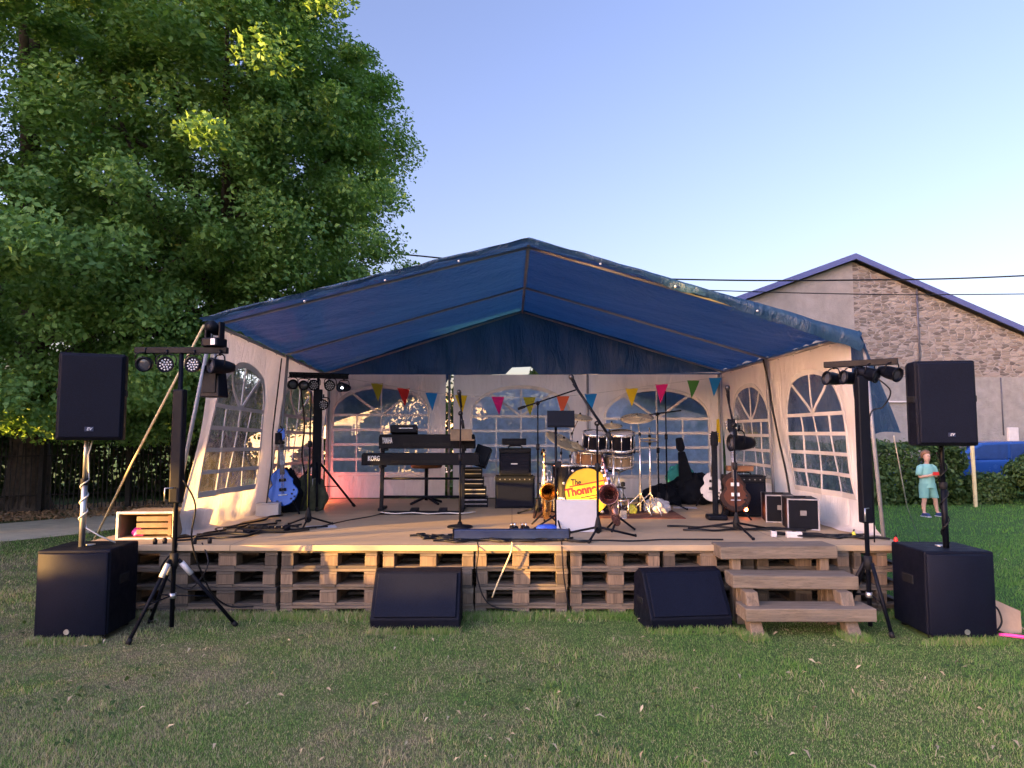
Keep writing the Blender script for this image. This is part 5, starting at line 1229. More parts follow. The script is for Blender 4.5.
rope('cable', 'tan cable dangling in front of the pallets at centre', 'cable', smoothpath([(.0, 6.1, DZ + .02), (-.01, 6.01, .55), (-.12, 6.02, .3), (-.17, 6.03, .17)]), .007, 'rope')
rope('cable', 'black cable hanging down the front by the music stand', 'cable', smoothpath([(.44, 6.2, DZ + .02), (.43, 6.02, .56), (.45, 6.02, .3), (.5, 6.03, .04)]), .006, 'cable')
rope('cable', 'black cable hanging from the right T-bar lamps', 'cable', smoothpath([(2.9, 5.45, 2.0), (2.98, 5.42, 1.9), (2.95, 5.48, 1.78), (2.86, 5.52, 1.7), (2.87, 5.53, 1.2), (2.9, 5.6, .7)]), .006, 'cable')
rope('cable', 'black cables strung along the inner back left lighting stand', 'cable', smoothpath([(-2.72, 8.85, 2.2), (-2.66, 8.85, 1.7), (-2.68, 8.85, 1.3), (-2.6, 8.8, .9), (-2.64, 8.75, .63)]), .013, 'cable')
rope('cable', 'yellow-green cable hanging beside the inner lighting mast', 'cable', smoothpath([(-2.60, 8.86, 2.1), (-2.58, 8.86, 1.6), (-2.6, 8.86, 1.1), (-2.58, 8.8, .64)]), .008, 'yellowthing')
rope('cable', 'black cable hanging from the front left lighting mast to the pallets', 'cable', smoothpath([(-2.6, 5.5, 1.2), (-2.52, 5.55, 1.0), (-2.56, 5.6, .7), (-2.5, 5.8, .3), (-2.4, 5.95, .12), (-2.2, 6.0, .1)]), .007, 'cable')
rope('cable', 'black cables looping over the left front corner of the deck', 'cable', smoothpath([(-3.1, 6.35, DZ + .03), (-2.9, 6.06, .6), (-3.0, 6.0, .4), (-2.75, 5.98, .25), (-2.6, 6.0, .45), (-2.7, 6.1, .62)]), .007, 'cable')
for x, y in ((-3.12, 6.12), (-3.05, 6.15), (-2.78, 6.13), (-2.66, 6.16)):
    t = thing('plug', 'small dark plug at the left front corner of the deck', 'plug', (x, y, DZ), random.uniform(-1, 1), 'plugs on the left deck corner')
    mb = MB(); mb.lathe([(0, 0), (.018, 0), (.02, .03), (.012, .05), (0, .055)], 8); mb.build('body', 'rubber', t)
for x, y, w2, lb in ((2.45, 6.55, .05, 'upright white socket block on the right front deck'), (2.62, 6.5, .14, 'flat white power strip on the right front deck')):
    t = thing('power_strip', lb, 'power strip', (x, y, DZ), R(-10)); mb = MB(); mb.box((0, 0, .03), (w2, .06, .055)); mb.build('housing', 'whiteplastic', t, bevel=.006)
    mb = MB(); mb.cyl((0, 0, .055), (0, 0, .062), .018, n=10); mb.build('socket', 'rubber', t)
for x, y, m_, lb in ((3.20, 6.55, 'yellowthing', 'small yellow connector among cables on the right deck'), (3.40, 6.2, 'redlamp', 'small red plug at the right front corner of the deck')):
    if m_ == 'redlamp': M['redplug'] = mat('red_plug', (.6, .03, .02), .5); m_ = 'redplug'
    t = thing('connector', lb, 'connector', (x, y, DZ)); t.scale = (.6, .6, .6); mb = MB(); mb.lathe([(0, 0), (.03, 0), (.032, .05), (.02, .08), (0, .09)], 10); mb.build('body', m_, t)
    mb = MB(); mb.cyl((0, 0, .085), (.01, 0, .12), .012, n=8); mb.build('strain_relief', 'rubber', t)

# ------------------------------------------------------------------ trees, fence, hedges
def limb_path(a, b, bow, k=5):
    a, b = Vector(a), Vector(b); return [a.lerp(b, i / k) + Vector((0, 0, bow * math.sin(PI * i / k))) for i in range(k + 1)]
def tree(label, base, crown_c, rad, n_cl, n_leaf, lsize, trunk_r, seed, group='lime trees at the left', m='leaf', zmin=1.5, droop=.35, cov=None):
    r_ = np.random.default_rng(seed)
    t = thing('lime_tree', label, 'tree', base, 0, group)
    # cluster centres on a lumpy shell
    d_ = r_.normal(size=(n_cl, 3)); d_ /= np.linalg.norm(d_, axis=1, keepdims=True)
    lump = 1 + .10 * np.sin(5 * d_[:, 0] + 3 * d_[:, 2] + seed) + .08 * np.sin(9 * d_[:, 1] - 7 * d_[:, 2] + 2 * seed)
    q = r_.uniform(.42, 1.0, n_cl) ** .55 * lump
    c = np.array(crown_c) + d_ * q[:, None] * np.array(rad)
    c[:, 2] = np.maximum(c[:, 2], zmin + r_.uniform(0, .6, n_cl))
    hi = (c[:, 0] < -8.4) & (c[:, 1] < 12.2); c[hi, 2] = np.maximum(c[hi, 2], 3.4)      # the far left side of the crown starts higher
    per = n_leaf // n_cl
    cr = r_.uniform(.30, .85, n_cl)
    off = r_.normal(size=(n_cl, per, 3)); off /= np.linalg.norm(off, axis=2, keepdims=True)
    off *= (r_.uniform(0, 1, (n_cl, per, 1)) ** .5) * cr[:, None, None]
    off[..., 2] *= .62
    off[..., 2] -= droop * (off[..., 0] ** 2 + off[..., 1] ** 2)
    pos = (c[:, None, :] + off).reshape(-1, 3)
    out = np.repeat(d_[:, None, :], per, axis=1).reshape(-1, 3)
    nr = out * .55 + np.array([0, 0, .8]) + r_.normal(size=pos.shape) * .5
    sz = (.55 + .9 * r_.uniform(0, 1, len(pos)) ** 1.4) * lsize
    pos -= np.array(base)
    quad_cloud('crown', pos, nr, sz, m, t)
    mb = MB(); bx, by, bz = 0, 0, 0
    top = Vector(crown_c) - Vector(base)
    path = smoothpath([(0, 0, -.05), (.05, 0, 1.0), (top.x * .15, top.y * .15, 2.4), (top.x * .5, top.y * .5, top.z * .75), (top.x, top.y, top.z + rad[2] * .45)], 5)
    n = len(path); mb.tube(path, [trunk_r * (1.35 if i == 0 else 1.12 if i == 1 else 1) * (1 - .85 * i / n) for i in range(n)], 14)
    rr = random.Random(seed)
    for i in range(16):
        k = rr.randrange(int(n * .35), n - 2); e = c[rr.randrange(n_cl)] - np.array(base)
        mb.tube(limb_path(path[k], e, .4), [trunk_r * .32 * (1 - .85 * j / 5) for j in range(6)], 7)
    mb.build('trunk', 'bark', t)
    return t
tree('big lime tree at the far left with a thick trunk behind the fence', (-10.2, 14.6, 0), (-9.2, 12.7, 6.8), (6.3, 5.7, 6.4), 760, 380000, .096, .48, 3, zmin=1.7)
tree('lime tree nearer the tent, its crown reaching over the tent roof', (-6.6, 16.0, 0), (-6.2, 14.4, 6.9), (4.0, 4.2, 6.2), 620, 300000, .090, .32, 11, zmin=1.8)
# pale fence of thin palings
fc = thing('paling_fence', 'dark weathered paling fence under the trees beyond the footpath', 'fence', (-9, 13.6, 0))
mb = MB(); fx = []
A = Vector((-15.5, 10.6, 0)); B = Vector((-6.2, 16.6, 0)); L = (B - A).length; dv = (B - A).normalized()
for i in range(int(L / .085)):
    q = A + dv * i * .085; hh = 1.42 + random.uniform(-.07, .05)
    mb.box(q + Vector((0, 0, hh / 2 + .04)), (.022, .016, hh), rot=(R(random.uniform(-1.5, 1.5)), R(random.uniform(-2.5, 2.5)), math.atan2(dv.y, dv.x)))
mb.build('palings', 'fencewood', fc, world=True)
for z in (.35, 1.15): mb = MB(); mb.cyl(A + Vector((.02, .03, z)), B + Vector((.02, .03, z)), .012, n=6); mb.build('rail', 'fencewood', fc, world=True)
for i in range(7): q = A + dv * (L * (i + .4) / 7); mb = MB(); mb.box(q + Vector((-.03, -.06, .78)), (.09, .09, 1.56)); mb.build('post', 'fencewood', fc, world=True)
def leafbox(name, label, cat, lo, hi, n, size, m, group=None, lump=.2, core=True, seed=1):
    r_ = np.random.default_rng(seed); lo, hi = np.array(lo), np.array(hi); c = (lo + hi) / 2; h = (hi - lo) / 2
    base = (c[0], c[1], 0)
    t = thing(name, label, cat, base, 0, group)
    d_ = r_.normal(size=(n, 3)); d_ /= np.max(np.abs(d_), axis=1, keepdims=True) ** .75 * np.linalg.norm(d_, axis=1, keepdims=True) ** .25
    k = r_.uniform(.72, 1.0, n) ** .5
    k *= 1 + lump * (.5 * np.sin(4.1 * d_[:, 0] * h[0] + seed) + .5 * np.sin(5.3 * d_[:, 2] * h[2] + 3.7 * d_[:, 0] * h[0] + 2 * seed)) * .6
    pos = c + d_ * h * k[:, None] + r_.normal(size=(n, 3)) * .04; pos[:, 2] = np.maximum(pos[:, 2], .03)
    nr = d_ * .6 + np.array([0, 0, .4]) + r_.normal(size=pos.shape) * .5
    quad_cloud('foliage', pos - np.array(base), nr, r_.uniform(.7, 1.3, n) * size, m, t)
    if core:
        mb = MB()
        for i in range(max(3, int(2 * h[0] / .5))):
            x = -h[0] + .2 + (2 * h[0] - .4) * (i + .5) / max(3, int(2 * h[0] / .5))
            for s_ in (-1, 0, 1): mb.tube([(x, 0, 0), (x + .1 * s_, .1 * s_, h[2]), (x + .25 * s_, .2 * s_, 1.7 * h[2])], [.03, .02, .008], 6)
        mb.build('stems', 'bark', t)
    return t
leafbox('hedge', 'clipped green hedge behind the child on the right', 'hedge', (6.0, 15.6, 0), (10.6, 17.2, 1.40), 24000, .10, 'hedgeleaf', 'hedges by the stone building', seed=2)
leafbox('shrub', 'loose green shrub right of the blue car', 'shrub', (11.6, 15.2, 0), (14.5, 16.6, 1.26), 15000, .10, 'hedgeleaf', seed=3, lump=.4)
leafbox('shrub', 'low shrub in front of the blue car bonnet', 'shrub', (10.6, 15.9, 0), (11.6, 16.7, .62), 4000, .09, 'hedgeleaf', seed=9, lump=.3)
leafbox('hedge', 'dark hedge beyond the fence at the far left', 'hedge', (-22, 17.5, 0), (-7, 19.5, 2.2), 26000, .18, 'darkleaf', seed=4)
for i, (x, y, w2, h2) in enumerate(((-3.6, 15.2, 1.6, 1.5), (-1.5, 14.4, 2.6, 3.0), (.8, 14.2, 2.4, 2.9), (3.0, 15.0, 2.2, 2.1), (5.0, 15.4, 2.4, 1.8))):
    leafbox('shrub', ['low shrub seen through the left back window', 'tall shrub showing in the slit between the back walls', 'shrub seen through the middle back window', 'shrub seen through the right back window', 'shrub behind the right tent wall'][i], 'shrub', (x - w2 / 2, y - .8, 0), (x + w2 / 2, y + .8, h2), 9000, .13, 'hedgeleaf', 'shrubs behind the tent', seed=30 + i, lump=.5)

# far house behind the tent, stone building right
hs = thing('white_house', 'white house with dark roof behind the tent, seen through the left window', 'house', (-7.0, 30, 0))
mb = MB(); mb.prism([(-5, 0), (6, 0), (6, 2.7), (.5, 4.4), (-5, 2.7)], 0, 9); hw = mb.build('wall', 'housewhite', hs)
mb = MB()
for s_, e in ((-1, -5.3), (1, 6.3)): mb.add([(.5, -.3, 4.45), (e, -.3, 2.66), (e, 9.3, 2.66), (.5, 9.3, 4.45), (.5, -.3, 4.6), (e, -.3, 2.81), (e, 9.3, 2.81), (.5, 9.3, 4.6)], [(0, 1, 2, 3), (4, 5, 6, 7), (0, 1, 5, 4), (1, 2, 6, 5), (2, 3, 7, 6)])
mb.build('roof', 'rooftile', hs)
for x in (-3.2, -.4, 2.6):
    mb = MB(); mb.box((x, -.02, 1.5), (1.0, .06, 1.2)); f_ = mb.build('window', 'whiteplastic', hs); mb = MB(); mb.box((x, -.06, 1.5), (.86, .02, 1.06)); mb.build('pane', 'glassdark', f_)
bl = thing('stone_building', 'gabled stone and render building with blue roof edge on the right', 'building', (12.03, 24, 0))
def gz(x): return 7.72 - (.365 * (12.03 - x) if x < 12.03 else .45 * (x - 12.03))
X0, XM, X1, ZR = 3.0, 12.03, 22.0, 3.62
mb = MB(); mb.prism([(X0, 0), (XM, 0), (XM, gz(XM)), (X0, gz(X0))], 24.0, 36); mb.build('smooth_render_wall', 'rendersmooth', bl, world=True)
mb = MB(); mb.prism([(XM, ZR), (X1 - 1.5, ZR), (X1 - 1.5, gz(X1 - 1.5)), (XM, gz(XM))], 24.0 + .0, 36); mb.build('stone_wall', 'stone', bl, world=True)
mb = MB(); mb.prism([(XM, 0), (X1 - 1.5, 0), (X1 - 1.5, ZR), (XM, ZR)], 23.95, 36); mb.build('rough_render_wall', 'renderrough', bl, world=True)
mb = MB()
for xa, xb in ((X0 - .5, XM), (XM, X1)):
    za, zb = gz(xa) + .03, gz(xb) + .03
    V = [(xa, za), (xb, zb), (xb, zb + .20), (xa, za + .20)]
    mb.prism(V, 23.7, 23.78)
mb.build('fascia', 'fascia', bl, world=True)
mb = MB()
for xa, xb in ((X0 - .5, XM), (XM, X1)):
    za, zb = gz(xa) + .14, gz(xb) + .14
    mb.prism([(xa, za), (xb, zb), (xb, zb + .1), (xa, za + .1)], 23.785, 36.3)
mb.build('roof', 'rooftile', bl, world=True)
mb = MB(); mb.cyl((14.22, 23.93, 3.7), (14.22, 23.93, gz(14.22)), .03, n=8); mb.build('drain_pipe', 'pipe', bl, world=True)
mb = MB(); mb.box((13.2, 23.9, 2.76), (1.3, .06, .05)); mb.cyl((12.65, 23.9, 2.35), (12.65, 23.9, 2.74), .02, n=6); mb.build('wall_rail', 'whiteplastic', bl, world=True)
mb = MB(); mb.box((17.3, 23.9, 1.62), (.35, .12, .5)); mb.build('meter_box', 'whiteplastic', bl, world=True, bevel=.02)
mb = MB(); mb.cyl((17.0, 23.92, 1.6), (17.0, 23.92, 3.6), .02, n=6); mb.build('conduit', 'pipe', bl, world=True)
# overhead wires
for nm, pts in (('upper twisted overhead wire crossing behind the tent ridge', [(-14, 18, 7.3), (-2.44, 18, 6.33), (1, 18, 5.85), (4.98, 18, 5.69), (9, 18, 5.68), (13.6, 18, 5.80), (24, 18, 6.4)]), ('lower thin overhead wire in front of the stone gable', [(3, 19.2, 5.75), (8.9, 19.2, 5.57), (13.5, 19.2, 5.55), (24, 19.2, 5.7)])):
    rope('overhead_wire', nm, 'wire', smoothpath(pts, 8), .02 if 'upper' in nm else .014, 'cable', 'overhead wires')
# timber post by the hedge
t = thing('wooden_post', 'pale yellow wooden post standing in front of the hedge', 'post', (10.2, 15.35, 0))
mb = MB(); mb.box((0, 0, .95), (.06, .06, 1.9), rot=(0, R(-.6), 0)); mb.build('shaft', 'yellowpost', t, bevel=.008)
mb = MB(); mb.box((-.02, 0, 1.92), (.07, .07, .04)); mb.build('cap', 'yellowpost', t, bevel=.01)

# blue car behind the hedge, seen from the side
car = thing('parked_car', 'blue car parked behind the hedge on the right', 'car', (12.05, 18.0, 0))
mb = MB(); prof = [(-2.1, .28), (2.0, .28), (2.1, .5), (2.08, .82), (1.75, .95), (1.1, 1.0), (-1.0, .97), (-1.95, .85), (-2.12, .6)]
mb.prism(prof, -.86, .86); mb.build('body', 'carblue', car, bevel=.07, segs=3)
mb = MB(); pr = [(-1.15, .96), (-.35, 1.40), (.95, 1.44), (1.65, 1.28), (1.95, .95)]
mb.prism(pr, -.74, .74); mb.build('cabin', 'carblue', car, bevel=.06, segs=3)
for s_ in (-1, 1):
    for pts in ([(-.92, 1.0), (-.3, 1.33), (.28, 1.36), (.28, 1.0)], [(.36, 1.0), (.36, 1.36), (.9, 1.37), (1.5, 1.22), (1.65, 1.0)]):
        mb = MB(); mb.prism(pts, s_ * .75, s_ * .765); mb.build('side_window', 'carglass', car)
mb = MB(); mb.add([(-1.12, -.62, 1.0), (-1.12, .62, 1.0), (-.42, .58, 1.375), (-.42, -.58, 1.375)], [(0, 1, 2, 3)]); w_ = mb.build('windscreen', 'glassdark', car); w_.location = (-.03, 0, .035)
for x in (-1.35, 1.3):
    for y in (-.82, .82):
        mb = MB(); mb.lathe([(0, -.09), (.2, -.1), (.3, -.1), (.32, -.06), (.32, .06), (.3, .1), (.2, .1), (0, .09)], 24, (x, y, .32), (0, 1, 0)); wh = mb.build('wheel', 'tyre', car)
        mb = MB(); mb.lathe([(0, -.012), (.12, -.01), (.19, .0), (.2, .01)], 20, (x, y * 1.13, .32), (0, 1 if y < 0 else -1, 0)); mb.build('rim', 'steel', wh)
mb = MB(); mb.box((-2.06, -.55, .68), (.1, .36, .14)); mb.build('headlight', 'led', car, bevel=.02)
mb = MB(); mb.box((-.72, -.92, 1.03), (.18, .12, .11)); mb.build('wing_mirror', 'carblue', car, bevel=.02)

# ------------------------------------------------------------------ child
kid = thing('person', 'child in mint t-shirt and shorts standing on the lawn behind the right speaker pole', 'person', (8.09, 13.55, 0), R(8))
def skin_mesh(name, joints, bones, m, parent, lv=2):
    me = bpy.data.meshes.new(name); names = list(joints)
    me.from_pydata([joints[k][0] for k in names], [(names.index(a), names.index(b)) for a, b in bones], [])
    o = bpy.data.objects.new(name, me); COL.objects.link(o); o.parent = parent
    md = o.modifiers.new('skin', 'SKIN'); md.use_smooth_shade = True
    for i, k in enumerate(names):
        r = joints[k][1]; r = r if isinstance(r, tuple) else (r, r)
        me.skin_vertices[0].data[i].radius = r
    me.skin_vertices[0].data[0].use_root = True
    s_ = o.modifiers.new('sub', 'SUBSURF'); s_.levels = s_.render_levels = lv
    me.materials.append(M[m]); return o
J = {'pelvis': ((0, 0, .62), (.105, .08)), 'waist': ((0, 0, .74), (.09, .07)), 'chest': ((0, 0, .90), (.11, .078)), 'neckb': ((0, 0, 1.0), (.05, .05)), 'neck': ((0, -.01, 1.05), .036), 'jaw': ((0, -.02, 1.10), (.055, .065)), 'head': ((0, -.01, 1.18), (.072, .085)), 'crown': ((0, 0, 1.25), (.05, .06))}
for s_, n_ in ((-1, 'r'), (1, 'l')):
    J['hip' + n_] = ((.07 * s_, 0, .58), .072); J['knee' + n_] = ((.085 * s_ + (.06 if s_ > 0 else 0), -.01, .33), .045); J['calf' + n_] = ((.09 * s_ + (.085 if s_ > 0 else 0), .015, .22), .042); J['ank' + n_] = ((.09 * s_ + (.11 if s_ > 0 else 0), .01, .075), .028); J['toe' + n_] = ((.10 * s_ + (.13 if s_ > 0 else 0), -.10, .035), .026)
    J['sh' + n_] = ((.125 * s_, 0, .95), .045); J['elb' + n_] = ((.18 * s_, -.01, .76), .033); J['wr' + n_] = ((.07 * s_, -.16, .80), .023); J['hand' + n_] = ((.035 * s_, -.20, .815), (.03, .02))
bones = [('pelvis', 'waist'), ('waist', 'chest'), ('chest', 'neckb'), ('neckb', 'neck'), ('neck', 'jaw'), ('jaw', 'head'), ('head', 'crown')]
for n_ in 'rl': bones += [('pelvis', 'hip' + n_), ('hip' + n_, 'knee' + n_), ('knee' + n_, 'calf' + n_), ('calf' + n_, 'ank' + n_), ('ank' + n_, 'toe' + n_), ('chest', 'sh' + n_), ('sh' + n_, 'elb' + n_), ('elb' + n_, 'wr' + n_), ('wr' + n_, 'hand' + n_)]
for s_, n_ in ((-1, 'r'), (1, 'l')):
    for k in range(4):
        J['f%s%d' % (n_, k)] = ((.02 * s_, -.225 - .004 * k, .84 - .016 * k), .008); J['g%s%d' % (n_, k)] = ((-.005 * s_, -.24, .842 - .016 * k), .007); bones += [('hand' + n_, 'f%s%d' % (n_, k)), ('f%s%d' % (n_, k), 'g%s%d' % (n_, k))]
    J['th' + n_] = ((.03 * s_, -.215, .865), .009); bones.append(('hand' + n_, 'th' + n_))
body = skin_mesh('body', J, bones, 'skin', kid)
def loft(name, rings, m, parent, n=18, open_=True):
    mb = MB(); V = []
    for (cx, cy, cz, rx, ry) in rings: V += [(cx + rx * math.cos(2 * PI * i / n), cy + ry * math.sin(2 * PI * i / n), cz) for i in range(n)]
    mb.add(V, [(k * n + i, k * n + (i + 1) % n, (k + 1) * n + (i + 1) % n, (k + 1) * n + i) for k in range(len(rings) - 1) for i in range(n)], 0, True)
    return mb
sh_ = loft('t', [(0, 0, .56, .155, .12), (0, 0, .66, .145, .115), (0, 0, .78, .14, .11), (0, 0, .90, .15, .112), (0, 0, .96, .145, .10), (0, 0, .995, .09, .08), (0, -.005, 1.015, .058, .056)], 'mint', kid)
for s_ in (-1, 1): sh_.tube([(.09 * s_, 0, .965), (.14 * s_, 0, .935), (.165 * s_, -.005, .86), (.18 * s_, -.01, .79)], [.06, .066, .062, .064], 14)
sh_.build('t_shirt', 'mint', kid)
so = MB()
for s_ in (-1, 1):
    k_ = .05 if s_ > 0 else 0
    n = 16; V = []
    for (cx, cz, rx, ry) in ((.066 * s_, .64, .085, .105), (.074 * s_, .55, .09, .1), (.08 * s_ + k_ * .6, .44, .085, .09), (.083 * s_ + k_, .36, .085, .085)): V += [(cx + rx * math.cos(2 * PI * i / n), ry * math.sin(2 * PI * i / n), cz) for i in range(n)]
    so.add(V, [(k * n + i, k * n + (i + 1) % n, (k + 1) * n + (i + 1) % n, (k + 1) * n + i) for k in range(3) for i in range(n)], 0, True)
so.build('shorts', 'mintshorts', kid)
hr = MB(); n = 18; V = []
for (z, rx, ry, cy) in ((1.135, .082, .07, .035), (1.18, .088, .088, .02), (1.225, .085, .092, .01), (1.262, .066, .075, .008), (1.285, .03, .035, .008), (1.29, .003, .003, .008)): V += [(rx * math.cos(2 * PI * i / n) * (1 + .04 * math.sin(5 * i)), cy + ry * math.sin(2 * PI * i / n) * (1 if math.sin(2 * PI * i / n) > -.2 or z > 1.2 else .2), z) for i in range(n)]
hr.add(V, [(k * n + i, k * n + (i + 1) % n, (k + 1) * n + (i + 1) % n, (k + 1) * n + i) for k in range(5) for i in range(n)], 0, True); hr.build('hair', 'hair', kid)
for s_ in (-1, 1):
    mb = MB(); mb.lathe([(0, -.006), (.008, -.003), (.009, .003)], 8, (.028 * s_, -.088, 1.175), (0, 1, 0)); mb.build('eye', 'blackink', kid)
    q = .11 if s_ > 0 else 0
    mb = MB(); mb.box((.097 * s_ + q, -.045, .04), (.075, .20, .07), taper=(.8, .75)); mb.build('shoe', 'shoe', kid, bevel=.02, segs=3)
    mb = MB(); mb.box((.097 * s_ + q, -.045, .008), (.085, .215, .016)); mb.build('sole', 'whiteplastic', kid, bevel=.006)
mb = MB(); mb.add([(0, -.115, 1.155), (-.012, -.09, 1.14), (.012, -.09, 1.14), (0, -.088, 1.185)], [(0, 1, 2), (0, 1, 3), (0, 2, 3)]); mb.build('nose', 'skin', kid)
mb = MB(); mb.box((0, -.086, 1.118), (.034, .008, .007)); mb.build('mouth', 'pinkcloth', kid)
t = thing('phone', 'small red phone held in the child hands', 'phone', (8.12, 13.305, .84), R(8)); mb = MB(); mb.box((0, 0, 0), (.13, .012, .065)); mb.build('case', 'redink', t, bevel=.004); mb = MB(); mb.box((0, .008, 0), (.11, .003, .05)); mb.build('screen', 'glassdark', t)

# ------------------------------------------------------------------ unseen tree line added west of the lawn, shaped to cut the low sun
tw = thing('added_shade_trees', 'unseen tree row added west of the lawn to block the low sun', 'trees', (-17, 4, 0))
n = 90000; r_ = np.random.default_rng(5)
pos = np.stack([r_.uniform(-17.6, -15.2, n), r_.uniform(-14, 17, n), r_.uniform(0, 1, n) ** 1.1], axis=1)
pos[:, 2] *= np.where(pos[:, 1] > 2.5, 11.0, np.where(pos[:, 1] > -8, 4.2, 2.0))
gq = pos[:, 1] - .60 * (pos[:, 0] + 15); gap = (gq > -3.3) & (gq < 1.1)          # slot left in the added crowns so sun patches reach the stage
gap2 = (gq > 3.8) & (gq < 7.6)  # second slot, left so sun reaches the low leaves at left
pos[:, 2] += np.where(gap2, 2.95, np.where(gap, 2.85 + .16 * np.sin(pos[:, 1] * 4.3 + 1) + .1 * np.sin(pos[:, 1] * 9.1), .1))
quad_cloud('crown', pos - np.array((-17, 4, 0)), np.array([1.0, 0, .3]) + r_.normal(size=pos.shape) * .5, r_.uniform(.3, .55, n), 'darkleaf', tw)
n = 80; pos = np.stack([r_.uniform(-16.5, -15.5, n), r_.uniform(-3.6, .8, n), r_.uniform(1.45, 2.7, n)], axis=1)
pos = np.concatenate([pos, np.stack([r_.uniform(-16, -15.4, 260), r_.uniform(-3.5, -2.55, 260), r_.uniform(2.06, 2.7, 260)], axis=1)]); n = len(pos)  # loose leaves added to dapple the sun; dense clump shades the white board
quad_cloud('added_shade_twigs', pos - np.array((-17, 4, 0)), np.array([1.0, 0, .3]) + r_.normal(size=pos.shape) * .5, r_.uniform(.08, .3, n), 'darkleaf', tw)
mb = MB()
for y in (-9, -5, 4, 11): mb.tube([(-17.0, y, 0), (-16.8, y + .2, 2), (-16.6, y, 7)], [.3, .22, .1], 10)
mb.build('trunk', 'bark', tw, world=True)
leafbox('hedge', 'unseen low hedge added as the lower edge of the sun slot', 'hedge', (-16.3, -5.2, 0), (-15.5, 1.8, 1.6), 9000, .2, 'darkleaf', 'unseen hedges added to cut the low sun', seed=6, lump=.3, core=False)  # unseen hedge added: its top trims the stage sun patches from below
leafbox('hedge', 'unseen taller hedge added to keep low sun off the fence', 'hedge', (-16.3, 2.6, 0), (-15.5, 8.4, 2.15), 8000, .2, 'darkleaf', 'unseen hedges added to cut the low sun', seed=7, lump=.1, core=False)  # unseen hedge added under the second slot to limit its light

# ------------------------------------------------------------------ grass, fallen leaves, litter
def blades(name, X, Y, ln, wd, seed):
    r_ = np.random.default_rng(seed); n = len(X)
    a = r_.uniform(0, 2 * PI, n); lean = r_.uniform(.15, 1.0, n) * ln; la = r_.uniform(0, 2 * PI, n)
    dx, dy = np.cos(a) * wd / 2, np.sin(a) * wd / 2; lx, ly = np.cos(la) * lean, np.sin(la) * lean
    zz = np.sqrt(np.maximum(ln ** 2 - (lean * .8) ** 2, (ln * .3) ** 2))
    P = np.zeros((n, 5, 3), dtype=np.float32)
    P[:, 0] = np.stack([X - dx, Y - dy, np.zeros(n)], 1); P[:, 1] = np.stack([X + dx, Y + dy, np.zeros(n)], 1)
    P[:, 2] = np.stack([X + dx * .8 + lx * .35, Y + dy * .8 + ly * .35, zz * .62], 1); P[:, 3] = np.stack([X - dx * .8 + lx * .35, Y - dy * .8 + ly * .35, zz * .62], 1)
    P[:, 4] = np.stack([X + lx, Y + ly, zz], 1)
    me = bpy.data.meshes.new(name); me.vertices.add(5 * n); me.vertices.foreach_set('co', P.ravel())
    b = np.arange(n, dtype=np.int32)[:, None] * 5
    li = np.concatenate([b + np.array([0, 1, 2, 3]), b + np.array([3, 2, 4])], axis=1).astype(np.int32).ravel()
    me.loops.add(7 * n); me.loops.foreach_set('vertex_index', li); me.polygons.add(2 * n)
    ls = (np.arange(n)[:, None] * 7 + np.array([0, 4])).astype(np.int32).ravel(); lt = np.tile(np.array([4, 3], dtype=np.int32), n)
    me.polygons.foreach_set('loop_start', ls); me.polygons.foreach_set('loop_total', lt); me.update(calc_edges=True)
    me.materials.append(M['blade']); o = bpy.data.objects.new(name, me); COL.objects.link(o); o['kind'] = 'stuff'
    return o
def scatter(n, y0, y1, k=.82, extra=.8, pw=1.0):
    y = y0 + (y1 - y0) * rng.uniform(0, 1, n) ** pw; x = rng.uniform(-1, 1, n) * (y * k + extra); return x, y
xs, ys, ls, ws = [], [], [], []
for n, y0, y1, l0, l1, w0, pw in ((330000, 2.4, 6.2, .010, .027, .0026, 1.5), (90000, 6.0, 11, .022, .05, .006, .9), (70000, 11, 24, .03, .06, .011, .9)):
    x, y = scatter(n, y0, y1, pw=pw); patch = .75 + .45 * np.sin(1.7 * x + .6 * y) * np.sin(2.3 * y - .8 * x + 1)
    l = rng.uniform(l0, l1, n) * np.clip(patch, .55, 1.3)
    xs.append(x); ys.append(y); ls.append(l); ws.append(np.full(n, w0) * rng.uniform(.7, 1.4, n))
tx, ty = scatter(260, 2.6, 8); per = 60
cx_ = np.repeat(tx, per) + rng.normal(0, .05, 260 * per); cy_ = np.repeat(ty, per) + rng.normal(0, .05, 260 * per)
xs.append(cx_); ys.append(cy_); ls.append(rng.uniform(.025, .055, len(cx_))); ws.append(np.full(len(cx_), .004))
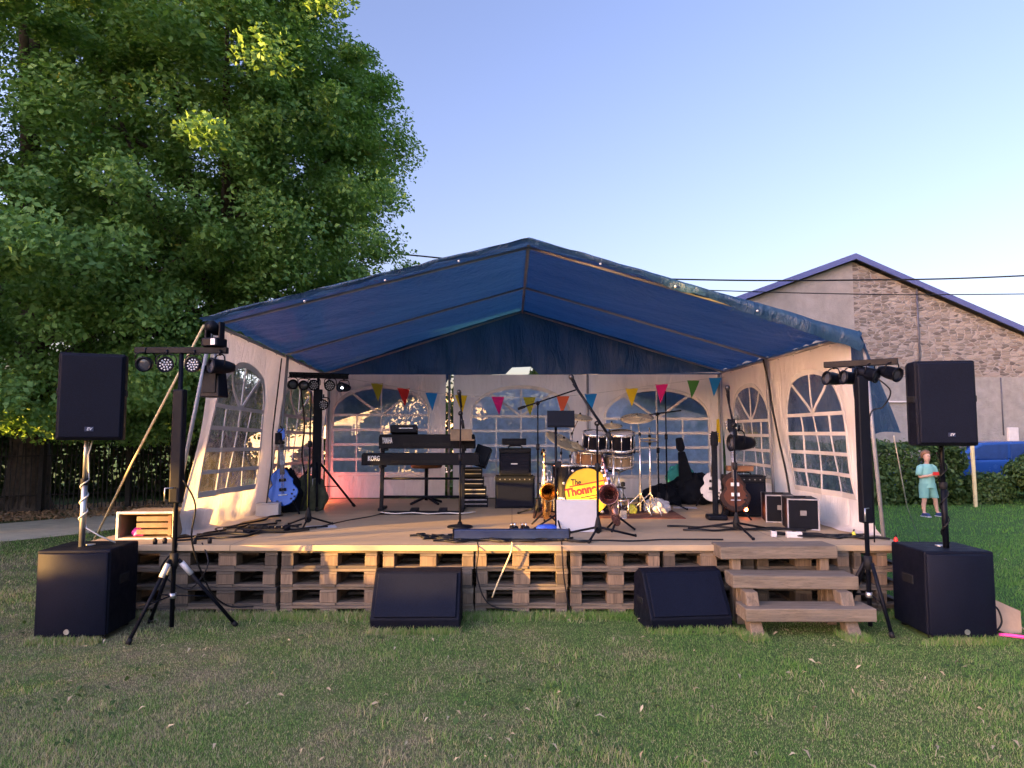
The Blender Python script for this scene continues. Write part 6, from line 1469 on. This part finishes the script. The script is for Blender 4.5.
# longer uncut grass against the pallets, boxes and steps
n = 16000; x = rng.uniform(-3.9, 3.6, n); y = 6.06 - np.abs(rng.normal(0, .07, n)); xs.append(x); ys.append(y); ls.append(rng.uniform(.03, .085, n)); ws.append(np.full(n, .005))
for cx, cy, w2, d2 in ((-.77, 5.58, .36, .0), (1.43, 5.6, .36, 0), (-3.36, 5.32, .28, 0), (3.43, 5.32, .28, 0), (1.85, 5.45, .1, .1), (2.62, 5.45, .1, .1)):
    n = 1100; xs.append(cx + rng.uniform(-w2, w2, n)); ys.append(cy - np.abs(rng.normal(0, .04, n)) + rng.uniform(-d2, d2, n)); ls.append(rng.uniform(.03, .07, n)); ws.append(np.full(n, .004))
X, Y, Ln, Wd = (np.concatenate(q) for q in (xs, ys, ls, ws))
pathnear = np.interp(Y, [4, 7.2, 9, 10.6, 12.6, 15.5, 20], [-14, -11, -9, -7.2, -6.3, -5.9, -5.8])
ok = ~((Y > 6.15) & (Y < 10.7) & (X > -3.75) & (X < 3.45)) & ~((X < pathnear + rng.uniform(-.15, .15, len(X))) & (Y > 4)) & (Y < 22)
for bx in ((-3.64, -3.08, 5.37, 5.95), (3.16, 3.70, 5.37, 5.95), (-1.12, -.42, 5.62, 6.05), (1.09, 1.77, 5.65, 6.05)): ok &= ~((X > bx[0]) & (X < bx[1]) & (Y > bx[2]) & (Y < bx[3]))
blades('grass', X[ok], Y[ok], Ln[ok], Wd[ok], 8)
def flat_leaves(name, X, Y, size, m, asp=.42):
    pos = np.stack([X, Y, rng.uniform(.012, .035, len(X))], 1); nr = np.array([0, 0, 1.0]) + rng.normal(size=pos.shape) * .35
    o = quad_cloud(name, pos, nr, size, m, aspect=asp, fold=.5); o['kind'] = 'stuff'; return o
x, y = scatter(620, 2.6, 9, .8, .5)
k = ~((y > 5.9) & (np.abs(x) < 3.9)); flat_leaves('fallen_leaves', x[k], y[k], rng.uniform(.022, .065, k.sum()), 'fallen', .3)
n = 9000; s_ = rng.uniform(0, 1, n); cxy = np.array([A.x, A.y]) + s_[:, None] * np.array([(B - A).x, (B - A).y]); o_ = rng.uniform(-1.3, 1.8, n)
nx = np.array([dv.y, -dv.x]); p2 = cxy + nx * (o_[:, None])
flat_leaves('leaf_litter', p2[:, 0], p2[:, 1], rng.uniform(.06, .13, n), 'litter')
# broad-leaved weeds
n = 1500; x, y = scatter(n, 3, 7.2, .8, .5); k = (np.sin(2.1 * x + 1) * np.sin(1.9 * y) > .25) & (y < 6.0); x, y = x[k], y[k]
pos = np.stack([x, y, rng.uniform(.012, .03, len(x))], 1); o = quad_cloud('clover', pos, np.array([0, 0, 1.0]) + rng.normal(size=pos.shape) * .3, rng.uniform(.025, .055, len(x)), 'hedgeleaf', aspect=.7); o['kind'] = 'stuff'
